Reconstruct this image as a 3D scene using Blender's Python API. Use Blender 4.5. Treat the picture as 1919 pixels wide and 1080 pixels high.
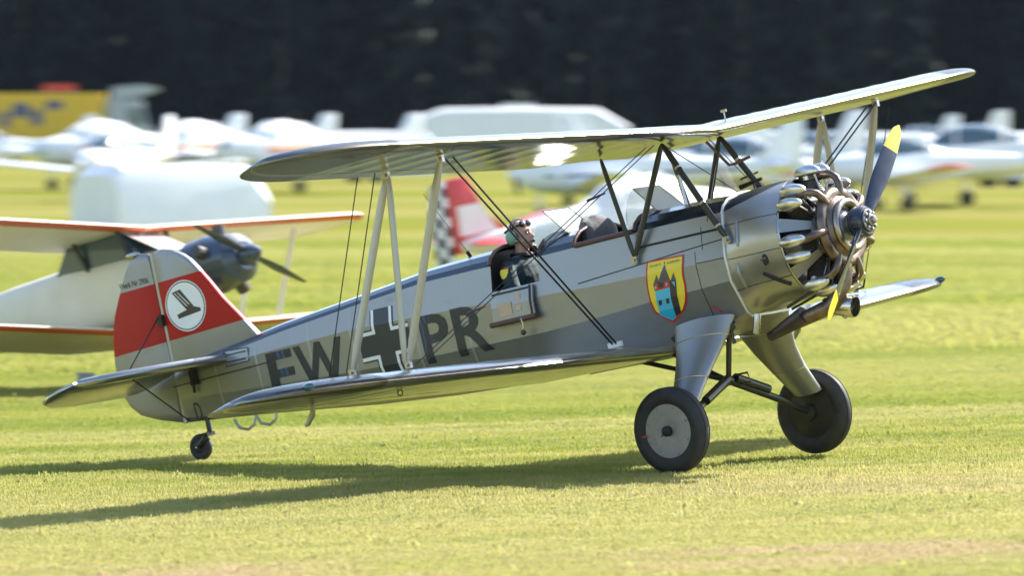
import bpy, bmesh, math, random
import numpy as np
from mathutils import Vector, Matrix
random.seed(7); np.random.seed(7)
for o in list(bpy.data.objects): bpy.data.objects.remove(o, do_unlink=True)
scene = bpy.context.scene
COL = scene.collection
rad = math.radians

# ------------------------------------------------------------------ camera, sky, sun, exposure
CAM_F = 12247.5            # focal length in pixels of a 1919 px wide picture
cam_d = bpy.data.cameras.new('camera'); cam = bpy.data.objects.new('camera', cam_d); COL.objects.link(cam)
cam.location = (-1.1767, -48.0217, 2.6487)
cam.rotation_euler = (rad(90 - 1.52), 0, 0)
cam_d.sensor_width = 36; cam_d.lens = CAM_F / 1919 * 36
cam_d.clip_start = 0.5; cam_d.clip_end = 6000
cam_d.dof.use_dof = True; cam_d.dof.focus_distance = 48.4
cam_d.dof.aperture_fstop = 2.9; cam_d.dof.aperture_ratio = 0.5
scene.camera = cam
SUN_AZ, SUN_EL = rad(42), rad(41)       # azimuth from +X towards +Y
sun_dir = Vector((math.cos(SUN_EL)*math.cos(SUN_AZ), math.cos(SUN_EL)*math.sin(SUN_AZ), math.sin(SUN_EL)))
world = bpy.data.worlds.new('World'); scene.world = world; world.use_nodes = True
wn = world.node_tree.nodes; bg = wn['Background']
sky = wn.new('ShaderNodeTexSky'); sky.sky_type = 'NISHITA'; sky.sun_disc = False
sky.sun_elevation = SUN_EL; sky.sun_rotation = math.pi/2 - SUN_AZ
sky.air_density = 1.0; sky.dust_density = 1.5; sky.altitude = 300
world.node_tree.links.new(sky.outputs[0], bg.inputs[0]); bg.inputs[1].default_value = 0.12
sl = bpy.data.lights.new('sun', 'SUN'); sl.energy = 4.6; sl.angle = rad(0.5); sl.color = (1, .95, .86)
so = bpy.data.objects.new('sun', sl); COL.objects.link(so)
so.rotation_euler = sun_dir.to_track_quat('Z', 'Y').to_euler()
scene.view_settings.view_transform = 'Standard'; scene.view_settings.look = 'None'
scene.view_settings.exposure = 1.52; scene.view_settings.gamma = 1

# ------------------------------------------------------------------ helpers
def new_mat(name):
    m = bpy.data.materials.new(name); m.use_nodes = True
    return m, m.node_tree.nodes, m.node_tree.links, m.node_tree.nodes['Principled BSDF']
MATS = {}
def mat(name, col, rough=.5, metal=0., var=.06, scale=6., bump=0., bscale=60., spec=.5, coat=0., stretch=(1,1,1), trans=0., alpha=1., sss=0.):
    """plain painted / metal / cloth surface with slight colour and gloss variation"""
    if name in MATS: return MATS[name]
    m, n, l, b = new_mat(name)
    b.inputs['Metallic'].default_value = metal; b.inputs['Specular IOR Level'].default_value = spec
    b.inputs['Coat Weight'].default_value = coat; b.inputs['Coat Roughness'].default_value = .08
    b.inputs['Transmission Weight'].default_value = trans
    tc = n.new('ShaderNodeTexCoord'); mp = n.new('ShaderNodeMapping'); mp.inputs['Scale'].default_value = stretch
    l.new(tc.outputs['Object'], mp.inputs[0])
    nz = n.new('ShaderNodeTexNoise'); nz.inputs['Scale'].default_value = scale; nz.inputs['Detail'].default_value = 5
    l.new(mp.outputs[0], nz.inputs['Vector'])
    mr = n.new('ShaderNodeMapRange'); mr.inputs[3].default_value = 1-var*2; mr.inputs[4].default_value = 1+var*2
    l.new(nz.outputs[0], mr.inputs[0])
    mx = n.new('ShaderNodeVectorMath'); mx.operation = 'SCALE'; mx.inputs[0].default_value = col[:3]
    l.new(mr.outputs[0], mx.inputs['Scale']); l.new(mx.outputs[0], b.inputs['Base Color'])
    r2 = n.new('ShaderNodeMapRange'); r2.inputs[3].default_value = max(.02, rough-.06); r2.inputs[4].default_value = min(1, rough+.08)
    l.new(nz.outputs[0], r2.inputs[0]); l.new(r2.outputs[0], b.inputs['Roughness'])
    if bump:
        n2 = n.new('ShaderNodeTexNoise'); n2.inputs['Scale'].default_value = bscale; n2.inputs['Detail'].default_value = 3
        l.new(mp.outputs[0], n2.inputs['Vector'])
        bp = n.new('ShaderNodeBump'); bp.inputs['Strength'].default_value = bump; bp.inputs['Distance'].default_value = .01
        l.new(n2.outputs[0], bp.inputs['Height']); l.new(bp.outputs[0], b.inputs['Normal'])
    MATS[name] = m; return m

class MB:
    """collects shapes, then links them as ONE mesh object"""
    def __init__(s): s.v = []; s.f = []; s.mi = []; s.cur = 0
    def add(s, vs, fs):
        k = len(s.v); s.v += [tuple(map(float, v)) for v in vs]; s.f += [tuple(i+k for i in f) for f in fs]; s.mi += [s.cur]*len(fs)
    def grid(s, rows, closed=True, caps=True):
        n = len(rows[0]); m = len(rows); vs = [p for r in rows for p in r]; fs = []
        for i in range(m-1):
            for j in range(n if closed else n-1):
                a = i*n+j; b = i*n+(j+1) % n; fs.append((a, b, b+n, a+n))
        if caps and closed:
            fs.append(tuple(range(n-1, -1, -1))); fs.append(tuple(range((m-1)*n, m*n)))
        s.add(vs, fs)
    def path(s, pts, rr, n=8, squash=None, caps=True):
        pts = [Vector(p) for p in pts]; rows = []
        if not hasattr(rr, '__len__'): rr = [rr]*len(pts)
        prev = None
        for i, p in enumerate(pts):
            d = (pts[min(i+1, len(pts)-1)]-pts[max(i-1, 0)]).normalized()
            if prev is None:
                a = Vector((1, 0, 0)) if squash else (Vector((0, 0, 1)) if abs(d.z) < .9 else Vector((1, 0, 0)))
            else: a = prev
            u = (a-d*a.dot(d)).normalized(); w = d.cross(u); prev = u
            k = squash or 1
            rows.append([p+u*math.cos(t)*rr[i]+w*math.sin(t)*rr[i]*k for t in [2*math.pi*j/n for j in range(n)]])
        s.grid(rows, True, caps)
    def tube(s, a, b, r, r2=None, n=8, squash=None): s.path([a, b], [r, r2 or r], n, squash)
    def box(s, c, d, rot=None):
        c = Vector(c); vs = []
        for x in (-1, 1):
            for y in (-1, 1):
                for z in (-1, 1):
                    p = Vector((x*d[0]/2, y*d[1]/2, z*d[2]/2))
                    if rot: p = rot @ p
                    vs.append(c+p)
        s.add(vs, [(0, 1, 3, 2), (4, 6, 7, 5), (0, 4, 5, 1), (2, 3, 7, 6), (0, 2, 6, 4), (1, 5, 7, 3)])
    def lathe(s, prof, org, ax, n=24, caps=True):
        """prof: (along, radius) list; ax: axis direction"""
        org = Vector(org); ax = Vector(ax).normalized()
        u = ax.orthogonal().normalized(); w = ax.cross(u)
        s.grid([[org+ax*h+u*math.cos(2*math.pi*j/n)*r+w*math.sin(2*math.pi*j/n)*r for j in range(n)] for h, r in prof], True, caps)
    def ell(s, c, rx, ry, rz, n=14, m=9, rot=None):
        c = Vector(c); rows = []
        for i in range(m+1):
            t = math.pi*(i/m); k = max(math.sin(t), .02)
            row = []
            for j in range(n):
                a = 2*math.pi*j/n; p = Vector((rx*k*math.cos(a), ry*k*math.sin(a), rz*math.cos(t)))
                if rot: p = rot @ p
                row.append(c+p)
            rows.append(row)
        s.grid(rows)
    def dome(s, c, rx, ry, rz, rot, n=18, m=10):
        c = Vector(c); rows = []
        for i in range(m+1):
            t = math.pi*(i/m); k = max(math.sin(t), .02); h = rz*math.cos(t); h = h if h > 0 else h*.3
            rows.append([c+rot @ Vector((rx*k*math.cos(a), ry*k*math.sin(a), h)) for a in [2*math.pi*j/n for j in range(n)]])
        s.grid(rows)
    def torus(s, c, ax, R, r, n=32, m=10, sq=1.):
        c = Vector(c); ax = Vector(ax).normalized(); u = ax.orthogonal().normalized(); w = ax.cross(u); rows = []
        for i in range(n+1):
            a = 2*math.pi*i/n; d = u*math.cos(a)+w*math.sin(a)
            rows.append([c+d*(R+r*math.cos(b))+ax*r*sq*math.sin(b) for b in [2*math.pi*j/m for j in range(m)]])
        s.grid(rows, True, False)
    def build(s, name, m, parent=None, smooth=True, angle=35, **props):
        me = bpy.data.meshes.new(name); me.from_pydata(s.v, [], s.f); me.validate()
        mats = m if isinstance(m, (list, tuple)) else [m]
        for q in mats: me.materials.append(q)
        if len(mats) > 1 and len(me.polygons) == len(s.mi): me.polygons.foreach_set('material_index', s.mi)
        bm = bmesh.new(); bm.from_mesh(me); bmesh.ops.recalc_face_normals(bm, faces=bm.faces[:])
        if smooth:
            for f in bm.faces: f.smooth = True
            for e in bm.edges:
                if len(e.link_faces) == 2 and e.calc_face_angle(0) > rad(angle): e.smooth = False
        bm.to_mesh(me); bm.free()
        o = bpy.data.objects.new(name, me); COL.objects.link(o)
        if parent: o.parent = parent
        for k, v in props.items(): o[k] = v
        return o
def empty(name, label, cat, group=None, mw=None):
    o = bpy.data.objects.new(name, None); COL.objects.link(o); o['label'] = label; o['category'] = cat
    if group: o['group'] = group
    if mw is not None: o.matrix_world = mw
    return o
def interp(x, xs, ys): return float(np.interp(x, xs, ys))
def sstep(a, b, x):
    t = min(1, max(0, (x-a)/(b-a))); return t*t*(3-2*t)
CX = -1.1767; CY = -48.0217
def at_depth(u, Z):      # world X, Y of a spot seen in column u at distance Z
    return CX+(u-959.5)*Z/CAM_F, CY+Z

# ------------------------------------------------------------------ materials
def silver_mat(name='silver_dope', band=False, paint=False, base=(.30, .30, .295), rough=.38, metal=.62):
    m, n, l, b = new_mat(name)
    b.inputs['Metallic'].default_value = metal; b.inputs['Coat Weight'].default_value = .22; b.inputs['Coat Roughness'].default_value = .1
    tc = n.new('ShaderNodeTexCoord')
    nz = n.new('ShaderNodeTexNoise'); nz.inputs['Scale'].default_value = 3.; nz.inputs['Detail'].default_value = 7; nz.inputs['Roughness'].default_value = .65
    l.new(tc.outputs['Object'], nz.inputs['Vector'])
    cr = n.new('ShaderNodeMix'); cr.data_type = 'RGBA'
    cr.inputs['A'].default_value = (*[c*.88 for c in base], 1); cr.inputs['B'].default_value = (*[min(1, c*1.1) for c in base], 1)
    l.new(nz.outputs[0], cr.inputs['Factor'])
    # sparse dark oil and scuff streaks
    n2 = n.new('ShaderNodeTexNoise'); n2.inputs['Scale'].default_value = 9; n2.inputs['Detail'].default_value = 8
    mp = n.new('ShaderNodeMapping'); mp.inputs['Scale'].default_value = (.35, 1, 1.2); l.new(tc.outputs['Object'], mp.inputs[0]); l.new(mp.outputs[0], n2.inputs['Vector'])
    r = n.new('ShaderNodeMapRange'); r.inputs[1].default_value = .62; r.inputs[2].default_value = .8; r.inputs[3].default_value = 0; r.inputs[4].default_value = .35
    l.new(n2.outputs[0], r.inputs[0])
    m2 = n.new('ShaderNodeMix'); m2.data_type = 'RGBA'; m2.inputs['B'].default_value = (.16, .15, .13, 1)
    l.new(r.outputs[0], m2.inputs['Factor']); l.new(cr.outputs['Result'], m2.inputs['A'])
    last = m2.outputs['Result']
    if band:   # the red band painted round fin and rudder (object space: x forward, z up)
        sx = n.new('ShaderNodeSeparateXYZ'); l.new(tc.outputs['Object'], sx.inputs[0])
        def line(z0, k):
            a = n.new('ShaderNodeMath'); a.operation = 'MULTIPLY_ADD'; a.inputs[1].default_value = k; a.inputs[2].default_value = z0+7*k
            l.new(sx.outputs[0], a.inputs[0]); s_ = n.new('ShaderNodeMath'); s_.operation = 'SUBTRACT'
            l.new(sx.outputs[2], s_.inputs[0]); l.new(a.outputs[0], s_.inputs[1]); return s_
        lo = line(.312, .04); hi = line(.79, .03)
        g1 = n.new('ShaderNodeMath'); g1.operation = 'GREATER_THAN'; g1.inputs[1].default_value = 0; l.new(lo.outputs[0], g1.inputs[0])
        g2 = n.new('ShaderNodeMath'); g2.operation = 'LESS_THAN'; g2.inputs[1].default_value = 0; l.new(hi.outputs[0], g2.inputs[0])
        mu = n.new('ShaderNodeMath'); mu.operation = 'MULTIPLY'; l.new(g1.outputs[0], mu.inputs[0]); l.new(g2.outputs[0], mu.inputs[1])
        m3 = n.new('ShaderNodeMix'); m3.data_type = 'RGBA'; m3.inputs['B'].default_value = (.40, .007, .004, 1)
        l.new(mu.outputs[0], m3.inputs['Factor']); l.new(last, m3.inputs['A']); last = m3.outputs['Result']
        mm = n.new('ShaderNodeMath'); mm.operation = 'MULTIPLY_ADD'; mm.inputs[1].default_value = -metal; mm.inputs[2].default_value = metal
        l.new(mu.outputs[0], mm.inputs[0]); l.new(mm.outputs[0], b.inputs['Metallic'])
    if paint:  # glossy black anti-glare paint along the top of the cowling
        sx = n.new('ShaderNodeSeparateXYZ'); l.new(tc.outputs['Object'], sx.inputs[0])
        a = n.new('ShaderNodeMath'); a.operation = 'MULTIPLY_ADD'; a.inputs[1].default_value = -.30; l.new(sx.outputs[0], a.inputs[0]); l.new(sx.outputs[2], a.inputs[2])
        g1 = n.new('ShaderNodeMath'); g1.operation = 'GREATER_THAN'; g1.inputs[1].default_value = .29+.93*.30; l.new(a.outputs[0], g1.inputs[0])
        m3 = n.new('ShaderNodeMix'); m3.data_type = 'RGBA'; m3.inputs['B'].default_value = (.012, .016, .024, 1)
        l.new(g1.outputs[0], m3.inputs['Factor']); l.new(last, m3.inputs['A']); last = m3.outputs['Result']
        mm = n.new('ShaderNodeMath'); mm.operation = 'MULTIPLY_ADD'; mm.inputs[1].default_value = -metal; mm.inputs[2].default_value = metal
        l.new(g1.outputs[0], mm.inputs[0]); l.new(mm.outputs[0], b.inputs['Metallic'])
    l.new(last, b.inputs['Base Color'])
    r3 = n.new('ShaderNodeMapRange'); r3.inputs[3].default_value = rough-.08; r3.inputs[4].default_value = rough+.12
    l.new(nz.outputs[0], r3.inputs[0]); l.new(r3.outputs[0], b.inputs['Roughness'])
    bp = n.new('ShaderNodeBump'); bp.inputs['Strength'].default_value = .12; bp.inputs['Distance'].default_value = .006
    n4 = n.new('ShaderNodeTexNoise'); n4.inputs['Scale'].default_value = 7; n4.inputs['Detail'].default_value = 2
    l.new(tc.outputs['Object'], n4.inputs['Vector']); l.new(n4.outputs[0], bp.inputs['Height']); l.new(bp.outputs[0], b.inputs['Normal'])
    MATS[name] = m; return m
SILVER = silver_mat(); TAILM = silver_mat('silver_with_red_band', True, rough=.42, metal=.65)
TAILM.node_tree.nodes['Principled BSDF'].inputs['Coat Weight'].default_value = 0; TAILM.node_tree.nodes['Principled BSDF'].inputs['Specular IOR Level'].default_value = .3
WINGM = silver_mat('wing_silver', False, False, (.36, .36, .35), .19, .85)
DECK = mat('deck_slate', (.035, .05, .075), .22, .2, .1, 4, coat=.6)
DECKF = mat('deck_black', (.012, .016, .024), .18, .1, .1, 4, coat=.7)
STRUT = mat('strut_beige', (.42, .41, .36), .35, .45, .06, 8)
BLACKT = mat('black_tube', (.035, .034, .028), .32, .3, .15, 20)
BLACK = mat('black_matte', (.012, .012, .013), .55, 0, .1, 20)
WIRE = mat('wire_black', (.01, .01, .012), .4, .2)
STEEL = mat('steel', (.42, .42, .42), .25, 1., .1, 30)
ALU = mat('aluminium_cast', (.70, .68, .63), .3, .95, .12, 25, bump=.1)
BRONZE = mat('exhaust_bronze', (.185, .14, .11), .36, .9, .45, 14, bump=.1)
DARKFIN = mat('cylinder_fins', (.10, .09, .08), .45, .6, .2, 40)
LEATHER = mat('leather_brown', (.10, .045, .035), .42, 0, .25, 30, bump=.25)
RUBBER = mat('tyre_rubber', (.026, .025, .024), .66, 0, .4, 14, bump=.15, bscale=120)
def thin_glass():
    m, n, l, b = new_mat('windscreen_perspex'); b.inputs['Roughness'].default_value = .08; b.inputs['Base Color'].default_value = (.8, .82, .8, 1)
    t = n.new('ShaderNodeBsdfTransparent'); t.inputs[0].default_value = (.93, .95, .94, 1); mx = n.new('ShaderNodeMixShader')
    fr = n.new('ShaderNodeFresnel'); fr.inputs[0].default_value = 1.5
    tc = n.new('ShaderNodeTexCoord'); nz = n.new('ShaderNodeTexNoise'); nz.inputs['Scale'].default_value = 14; nz.inputs['Detail'].default_value = 6; l.new(tc.outputs['Object'], nz.inputs['Vector'])
    ad = n.new('ShaderNodeMath'); ad.operation = 'MULTIPLY_ADD'; ad.inputs[1].default_value = .42; l.new(nz.outputs[0], ad.inputs[0]); l.new(fr.outputs[0], ad.inputs[2])  # whitish veil mixed in for scratches and for sky glare
    out = [q for q in n if q.type == 'OUTPUT_MATERIAL'][0]
    l.new(ad.outputs[0], mx.inputs[0]); l.new(t.outputs[0], mx.inputs[1]); l.new(b.outputs[0], mx.inputs[2]); l.new(mx.outputs[0], out.inputs[0]); return m
GLASS = thin_glass()
INK = mat('marking_dark', (.028, .034, .042), .38, 0, .08, 8)
WHITEP = mat('white_paint', (.80, .80, .78), .3, 0, .04, 3, coat=.4)
REDP = mat('red_paint', (.60, .03, .025), .3, 0, .06, 4, coat=.3)
YEL = mat('yellow_paint', (.78, .55, .03), .35, 0, .06, 5, coat=.3)
SHY = mat('shield_yellow', (.85, .68, .04), .35, 0, .03, 5)
SHB = mat('shield_blue', (.10, .50, .72), .35, 0, .03, 5)
SHB2 = mat('shield_blue_deep', (.02, .40, .62), .35, 0, .03, 5)
SHG = mat('shield_grey', (.10, .09, .105), .35, 0, .03, 5)
SHBR = mat('shield_brown', (.045, .038, .03), .35, 0, .03, 5)
BLADE = mat('propeller_blue_black', (.012, .022, .045), .25, .1, .1, 8, coat=.6)
INTERIOR = mat('cockpit_dark', (.03, .026, .024), .6, 0, .2, 15)
TAN = mat('plywood_tan', (.55, .40, .26), .5, 0, .1, 12, stretch=(1, 1, 8))
CANVAS = mat('canvas_grey', (.13, .125, .13), .8, 0, .15, 14, bump=.4, bscale=35)

# ------------------------------------------------------------------ ground
def ground_z(x, y):
    return .034*x*math.exp(-(x/13.)**2)*(1-sstep(14, 60, y))*sstep(-40, -16, y)
def ground_mat():
    m, n, l, b = new_mat('mown_grass_ground'); b.inputs['Roughness'].default_value = 1.; b.inputs['Specular IOR Level'].default_value = 0.
    return m, n, l, b
def grass_colour(n, l, b, green, olive, dry, bare, gain=1.):
    ge = n.new('ShaderNodeNewGeometry')
    def noise(scale, st, det=5):
        mp = n.new('ShaderNodeMapping'); mp.inputs['Scale'].default_value = st; l.new(ge.outputs['Position'], mp.inputs[0])
        z = n.new('ShaderNodeTexNoise'); z.inputs['Scale'].default_value = scale; z.inputs['Detail'].default_value = det; l.new(mp.outputs[0], z.inputs['Vector']); return z
    a = noise(.55, (.22, 1, 1), 7); c = noise(.16, (.4, 1, 1), 3); d = noise(2.2, (.2, 1, 1), 8)
    def ramp(src, lo, hi):
        r = n.new('ShaderNodeMapRange'); r.interpolation_type = 'SMOOTHSTEP'; r.inputs[1].default_value = lo; r.inputs[2].default_value = hi; l.new(src, r.inputs[0]); return r.outputs[0]
    def mix(f, A, B):
        x = n.new('ShaderNodeMix'); x.data_type = 'RGBA'; l.new(f, x.inputs['Factor'])
        for k, q in (('A', A), ('B', B)):
            if isinstance(q, tuple): x.inputs[k].default_value = (*[v*gain for v in q], 1)
            else: l.new(q, x.inputs[k])
        return x.outputs['Result']
    def mul_(p, q): k = n.new('ShaderNodeMath'); k.operation = 'MULTIPLY'; l.new(p, k.inputs[0]); k.inputs[1].default_value = q; return k.outputs[0]
    x0_ = mix(ramp(a.outputs[0], .38, .62), green, olive); x1 = mix(mul_(ramp(noise(.05, (.12, 1, 1), 6).outputs[0], .42, .6), .45), x0_, dry)
    # the strip in use is drier; a worn track runs along the field at y = 7.6
    sp = n.new('ShaderNodeSeparateXYZ'); l.new(ge.outputs['Position'], sp.inputs[0])
    def band(y0, w, soft):
        s1 = n.new('ShaderNodeMath'); s1.operation = 'SUBTRACT'; s1.inputs[1].default_value = y0; l.new(sp.outputs[1], s1.inputs[0])
        ab = n.new('ShaderNodeMath'); ab.operation = 'ABSOLUTE'; l.new(s1.outputs[0], ab.inputs[0])
        r = n.new('ShaderNodeMapRange'); r.interpolation_type = 'SMOOTHSTEP'; r.inputs[1].default_value = w+soft; r.inputs[2].default_value = w; l.new(ab.outputs[0], r.inputs[0]); return r.outputs[0]
    def mul(p, q):
        k = n.new('ShaderNodeMath'); k.operation = 'MULTIPLY'; l.new(p, k.inputs[0])
        if isinstance(q, float): k.inputs[1].default_value = q
        else: l.new(q, k.inputs[1])
        return k.outputs[0]
    def add(p, q):
        k = n.new('ShaderNodeMath'); k.operation = 'ADD'; k.use_clamp = True; l.new(p, k.inputs[0]); l.new(q, k.inputs[1]); return k.outputs[0]
    near = band(-6, 10.5, 5.)
    dryf = add(mul(near, ramp(d.outputs[0], .36, .66)), mul(band(8.0, .55, .9), ramp(d.outputs[0], .25, .55)))
    x2 = mix(mul(dryf, .55), x1, dry)
    baref = mul(band(-9.4, .5, .9), ramp(d.outputs[0], .42, .62))
    x3 = mix(add(mul(baref, .8), mul(mul(near, ramp(c.outputs[0], .60, .72)), .5)), x2, bare)
    l.new(x3, b.inputs['Base Color'])
gm, gn, gl, gb = ground_mat()
grass_colour(gn, gl, gb, (.18, .205, .036), (.25, .25, .055), (.36, .31, .13), (.32, .24, .15), .72)  # gain darkens the bare sheet, standing in for self-shadow of blades
gm2, n2_, l2_, b2_ = new_mat('grass_blades'); b2_.inputs['Roughness'].default_value = .55; b2_.inputs['Specular IOR Level'].default_value = .3
grass_colour(n2_, l2_, b2_, (.21, .25, .04), (.29, .30, .06), (.44, .39, .17), (.42, .32, .20), 1.2)
tr_ = n2_.new('ShaderNodeBsdfTranslucent'); ms_ = n2_.new('ShaderNodeMixShader'); ms_.inputs[0].default_value = .5
bc_ = b2_.inputs['Base Color'].links[0].from_socket; l2_.new(bc_, tr_.inputs[0])
out_ = [q for q in n2_ if q.type == 'OUTPUT_MATERIAL'][0]
l2_.new(b2_.outputs[0], ms_.inputs[1]); l2_.new(tr_.outputs[0], ms_.inputs[2]); l2_.new(ms_.outputs[0], out_.inputs[0])
xs = sorted(set([-3000, -1200, -500, -200, -90, -45] + list(range(-28, 29, 1)) + [45, 90, 200, 500, 1200, 3000]))
ys = sorted(set([-400, -150, -80, -50] + list(range(-42, 66, 2)) + [75, 100, 150, 250, 400, 700, 1300, 3000]))
mb = MB(); mb.add([(x, y, ground_z(x, y)) for y in ys for x in xs],
                  [(j*len(xs)+i, j*len(xs)+i+1, (j+1)*len(xs)+i+1, (j+1)*len(xs)+i) for j in range(len(ys)-1) for i in range(len(xs)-1)])
ground = mb.build('ground', gm, kind='structure')

def grass_field(name, x0, x1, y0, y1, dens, hgt, seed, step=1.0, label=None):
    """short mown grass: one tuft mesh scattered over a patch of the ground by geometry nodes"""
    rnd = random.Random(seed); t = MB()
    for k in range(16):
        a = rnd.uniform(0, 6.28); d = rnd.uniform(0, .07); h = hgt*rnd.uniform(.5, 1.1); w = rnd.uniform(.0022, .004)*(hgt/.035)
        bx, by = d*math.cos(a), d*math.sin(a); q = rnd.uniform(0, 6.28); lean = rnd.uniform(.1, .75)*h
        px, py = math.cos(q+1.57)*w, math.sin(q+1.57)*w; tx, ty = bx+math.cos(q)*lean, by+math.sin(q)*lean
        mx_, my_ = bx+math.cos(q)*lean*.35, by+math.sin(q)*lean*.35
        t.add([(bx-px, by-py, -.01), (bx+px, by+py, -.01), (mx_+px*.8, my_+py*.8, h*.6), (mx_-px*.8, my_-py*.8, h*.6), (tx, ty, h)], [(0, 1, 2, 3), (3, 2, 4)])
    tm = bpy.data.meshes.new('grass_tuft'); tm.from_pydata(t.v, [], t.f); tm.materials.append(gm2)
    tuft = bpy.data.objects.new('grass_tuft', tm)        # not linked to the scene: only the node tree uses it
    p = MB(); nx = int((x1-x0)/step); ny = int((y1-y0)/step)
    p.add([(x0+(x1-x0)*i/nx, y0+(y1-y0)*j/ny, ground_z(x0+(x1-x0)*i/nx, y0+(y1-y0)*j/ny)+.002) for j in range(ny+1) for i in range(nx+1)],
          [(j*(nx+1)+i, j*(nx+1)+i+1, (j+1)*(nx+1)+i+1, (j+1)*(nx+1)+i) for j in range(ny) for i in range(nx)])
    o = p.build(name, gm2, smooth=False); o['kind'] = 'stuff'; o['label'] = label; o['category'] = 'grass'
    ng = bpy.data.node_groups.new(name+'_nodes', 'GeometryNodeTree')
    ng.interface.new_socket('Geometry', in_out='INPUT', socket_type='NodeSocketGeometry'); ng.interface.new_socket('Geometry', in_out='OUTPUT', socket_type='NodeSocketGeometry')
    N = ng.nodes; L = ng.links; gi = N.new('NodeGroupInput'); go = N.new('NodeGroupOutput')
    dp = N.new('GeometryNodeDistributePointsOnFaces'); dp.inputs['Density'].default_value = dens; dp.inputs['Seed'].default_value = seed
    oi = N.new('GeometryNodeObjectInfo'); oi.inputs['Object'].default_value = tuft
    ip = N.new('GeometryNodeInstanceOnPoints'); rv = N.new('FunctionNodeRandomValue'); rv.data_type = 'FLOAT_VECTOR'
    rv.inputs[0].default_value = (-.12, -.12, 0); rv.inputs[1].default_value = (.12, .12, 6.283)
    rs = N.new('FunctionNodeRandomValue'); rs.data_type = 'FLOAT'; rs.inputs[2].default_value = .6; rs.inputs[3].default_value = 1.35
    L.new(gi.outputs[0], dp.inputs[0]); L.new(dp.outputs[0], ip.inputs['Points']); L.new(oi.outputs['Geometry'], ip.inputs['Instance'])
    L.new(rv.outputs[0], ip.inputs['Rotation']); L.new(rs.outputs[1], ip.inputs['Scale']); L.new(ip.outputs[0], go.inputs[0])
    md = o.modifiers.new('scatter', 'NODES'); md.node_group = ng
    return o
grass_field('grass', -6.5, 6.0, -13, 22, 330, .028, 3, label='short mown grass of the landing strip under the silver biplane')
grass_field('grass_clumps', -6.5, 6.0, -12, 20, 2.5, .055, 9, label='taller scattered clumps of grass in the landing strip')
grass_field('grass_beyond', -16, 14, 22, 90, 32, .06, 5, 2., label='longer green grass between the strip and the parked aircraft')

# ------------------------------------------------------------------ the silver biplane (local axes: x forward, y port, z up; origin at the propeller hub)
BIPLANE_M = Matrix(((.786517, .583141, -.203318, 1.387), (-.583972, .809376, .062348, .0414), (.200919, .069694, .977126, 1.8576), (0, 0, 0, 1)))
plane = empty('biplane', 'silver two-seat biplane with radial engine, red tail band and black letters, touching down', 'biplane', mw=BIPLANE_M)
FST = [(-.93,.41,.29,.36,-.03,.44,-.22,.43,-.50,.30),(-1.2,.425,.295,.37,-.045,.445,-.23,.435,-.58,.30),(-1.65,.435,.295,.38,-.045,.45,-.24,.44,-.635,.31),
(-2.2,.43,.29,.38,-.03,.45,-.27,.44,-.645,.31),(-2.7,.43,.285,.375,-.01,.445,-.285,.435,-.642,.30),(-3.2,.432,.30,.365,.03,.425,-.28,.415,-.63,.28),
(-3.8,.413,.30,.32,.05,.38,-.27,.37,-.60,.24),(-4.6,.335,.25,.245,.075,.30,-.25,.29,-.535,.185),(-5.4,.267,.19,.17,.065,.21,-.215,.20,-.45,.125),
(-6.0,.19,.13,.10,.05,.13,-.18,.12,-.388,.075),(-6.62,.12,.08,.03,.02,.035,-.15,.035,-.335,.025)]
FA = np.array(FST)[::-1]
def fsec(x): return [interp(x, FA[:, 0], FA[:, k]) for k in range(1, 10)]
def side_y(x, z):
    zt, zd, hd, z1, h1, z2, h2, zb, hb = fsec(x)
    return interp(z, [zb, z2, z1, zd], [hb, h2, h1, hd])
def half(x):     # half cross-section, top to bottom
    zt, zd, hd, z1, h1, z2, h2, zb, hb = fsec(x); dz = zt-zd
    zm = min(.10, zd-.03) if x > -3.6 else (zd+z1)/2
    hm = hd+(h1-hd)*(zd-zm)/(zd-z1)
    return [(0, zt), (.4*hd, zt-.07*dz), (.72*hd, zt-.3*dz), (.92*hd, zt-.65*dz), (hd, zd), (hm, zm), (h1, z1), (h2, z2), (hb, zb+.035), (hb-.05, zb), (0, zb)]
def ring(x, k=1.): 
    h = half(x); return [(x, -y*k, z) for y, z in h]+[(x, y*k, z) for y, z in h[-2:0:-1]]
NH = 11
stations = [-.93, -1.06, -1.2, -1.45, -1.65, -1.75, -2.0, -2.3, -2.45, -2.66, -2.8, -2.95, -3.12, -3.3, -3.55, -3.8, -4.1, -4.35, -4.6, -4.85, -5.1, -5.4, -5.7, -6.0, -6.3, -6.62]
COCK = ((-3.12, -2.66), (-2.3, -1.75))
def in_cock(xa, xb): return any(a-.001 <= min(xa, xb) and max(xa, xb) <= b+.001 for a, b in COCK)
side_mb, deck_mb, deckf_mb = MB(), MB(), MB()
for i in range(len(stations)-1):
    xa, xb = stations[i], stations[i+1]; A, B = ring(xa), ring(xb); n = len(A)
    for j in range(n):
        k = j if j < NH-1 else 2*(NH-1)-1-j       # 0..9 strip index from the top, mirrored
        near = j < NH-1
        q = [A[j], A[(j+1) % n], B[(j+1) % n], B[j]]
        if k < 4:
            if in_cock(xa, xb): continue
            (deckf_mb if xb > -1.76 else deck_mb).add(q, [(0, 1, 2, 3)])
        else:
            if k == 4 and near and xa <= -2.65 and xb >= -3.13: continue       # the door opening beside the rear seat
            side_mb.add(q, [(0, 1, 2, 3)])
def weld(o, d=.0005):
    bm = bmesh.new(); bm.from_mesh(o.data); bmesh.ops.remove_doubles(bm, verts=bm.verts[:], dist=d); bmesh.ops.recalc_face_normals(bm, faces=bm.faces[:])
    for f in bm.faces: f.smooth = True
    for e in bm.edges: e.smooth = not (len(e.link_faces) == 2 and e.calc_face_angle(0) > rad(5.5) )
    bm.to_mesh(o.data); bm.free(); return o
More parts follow.
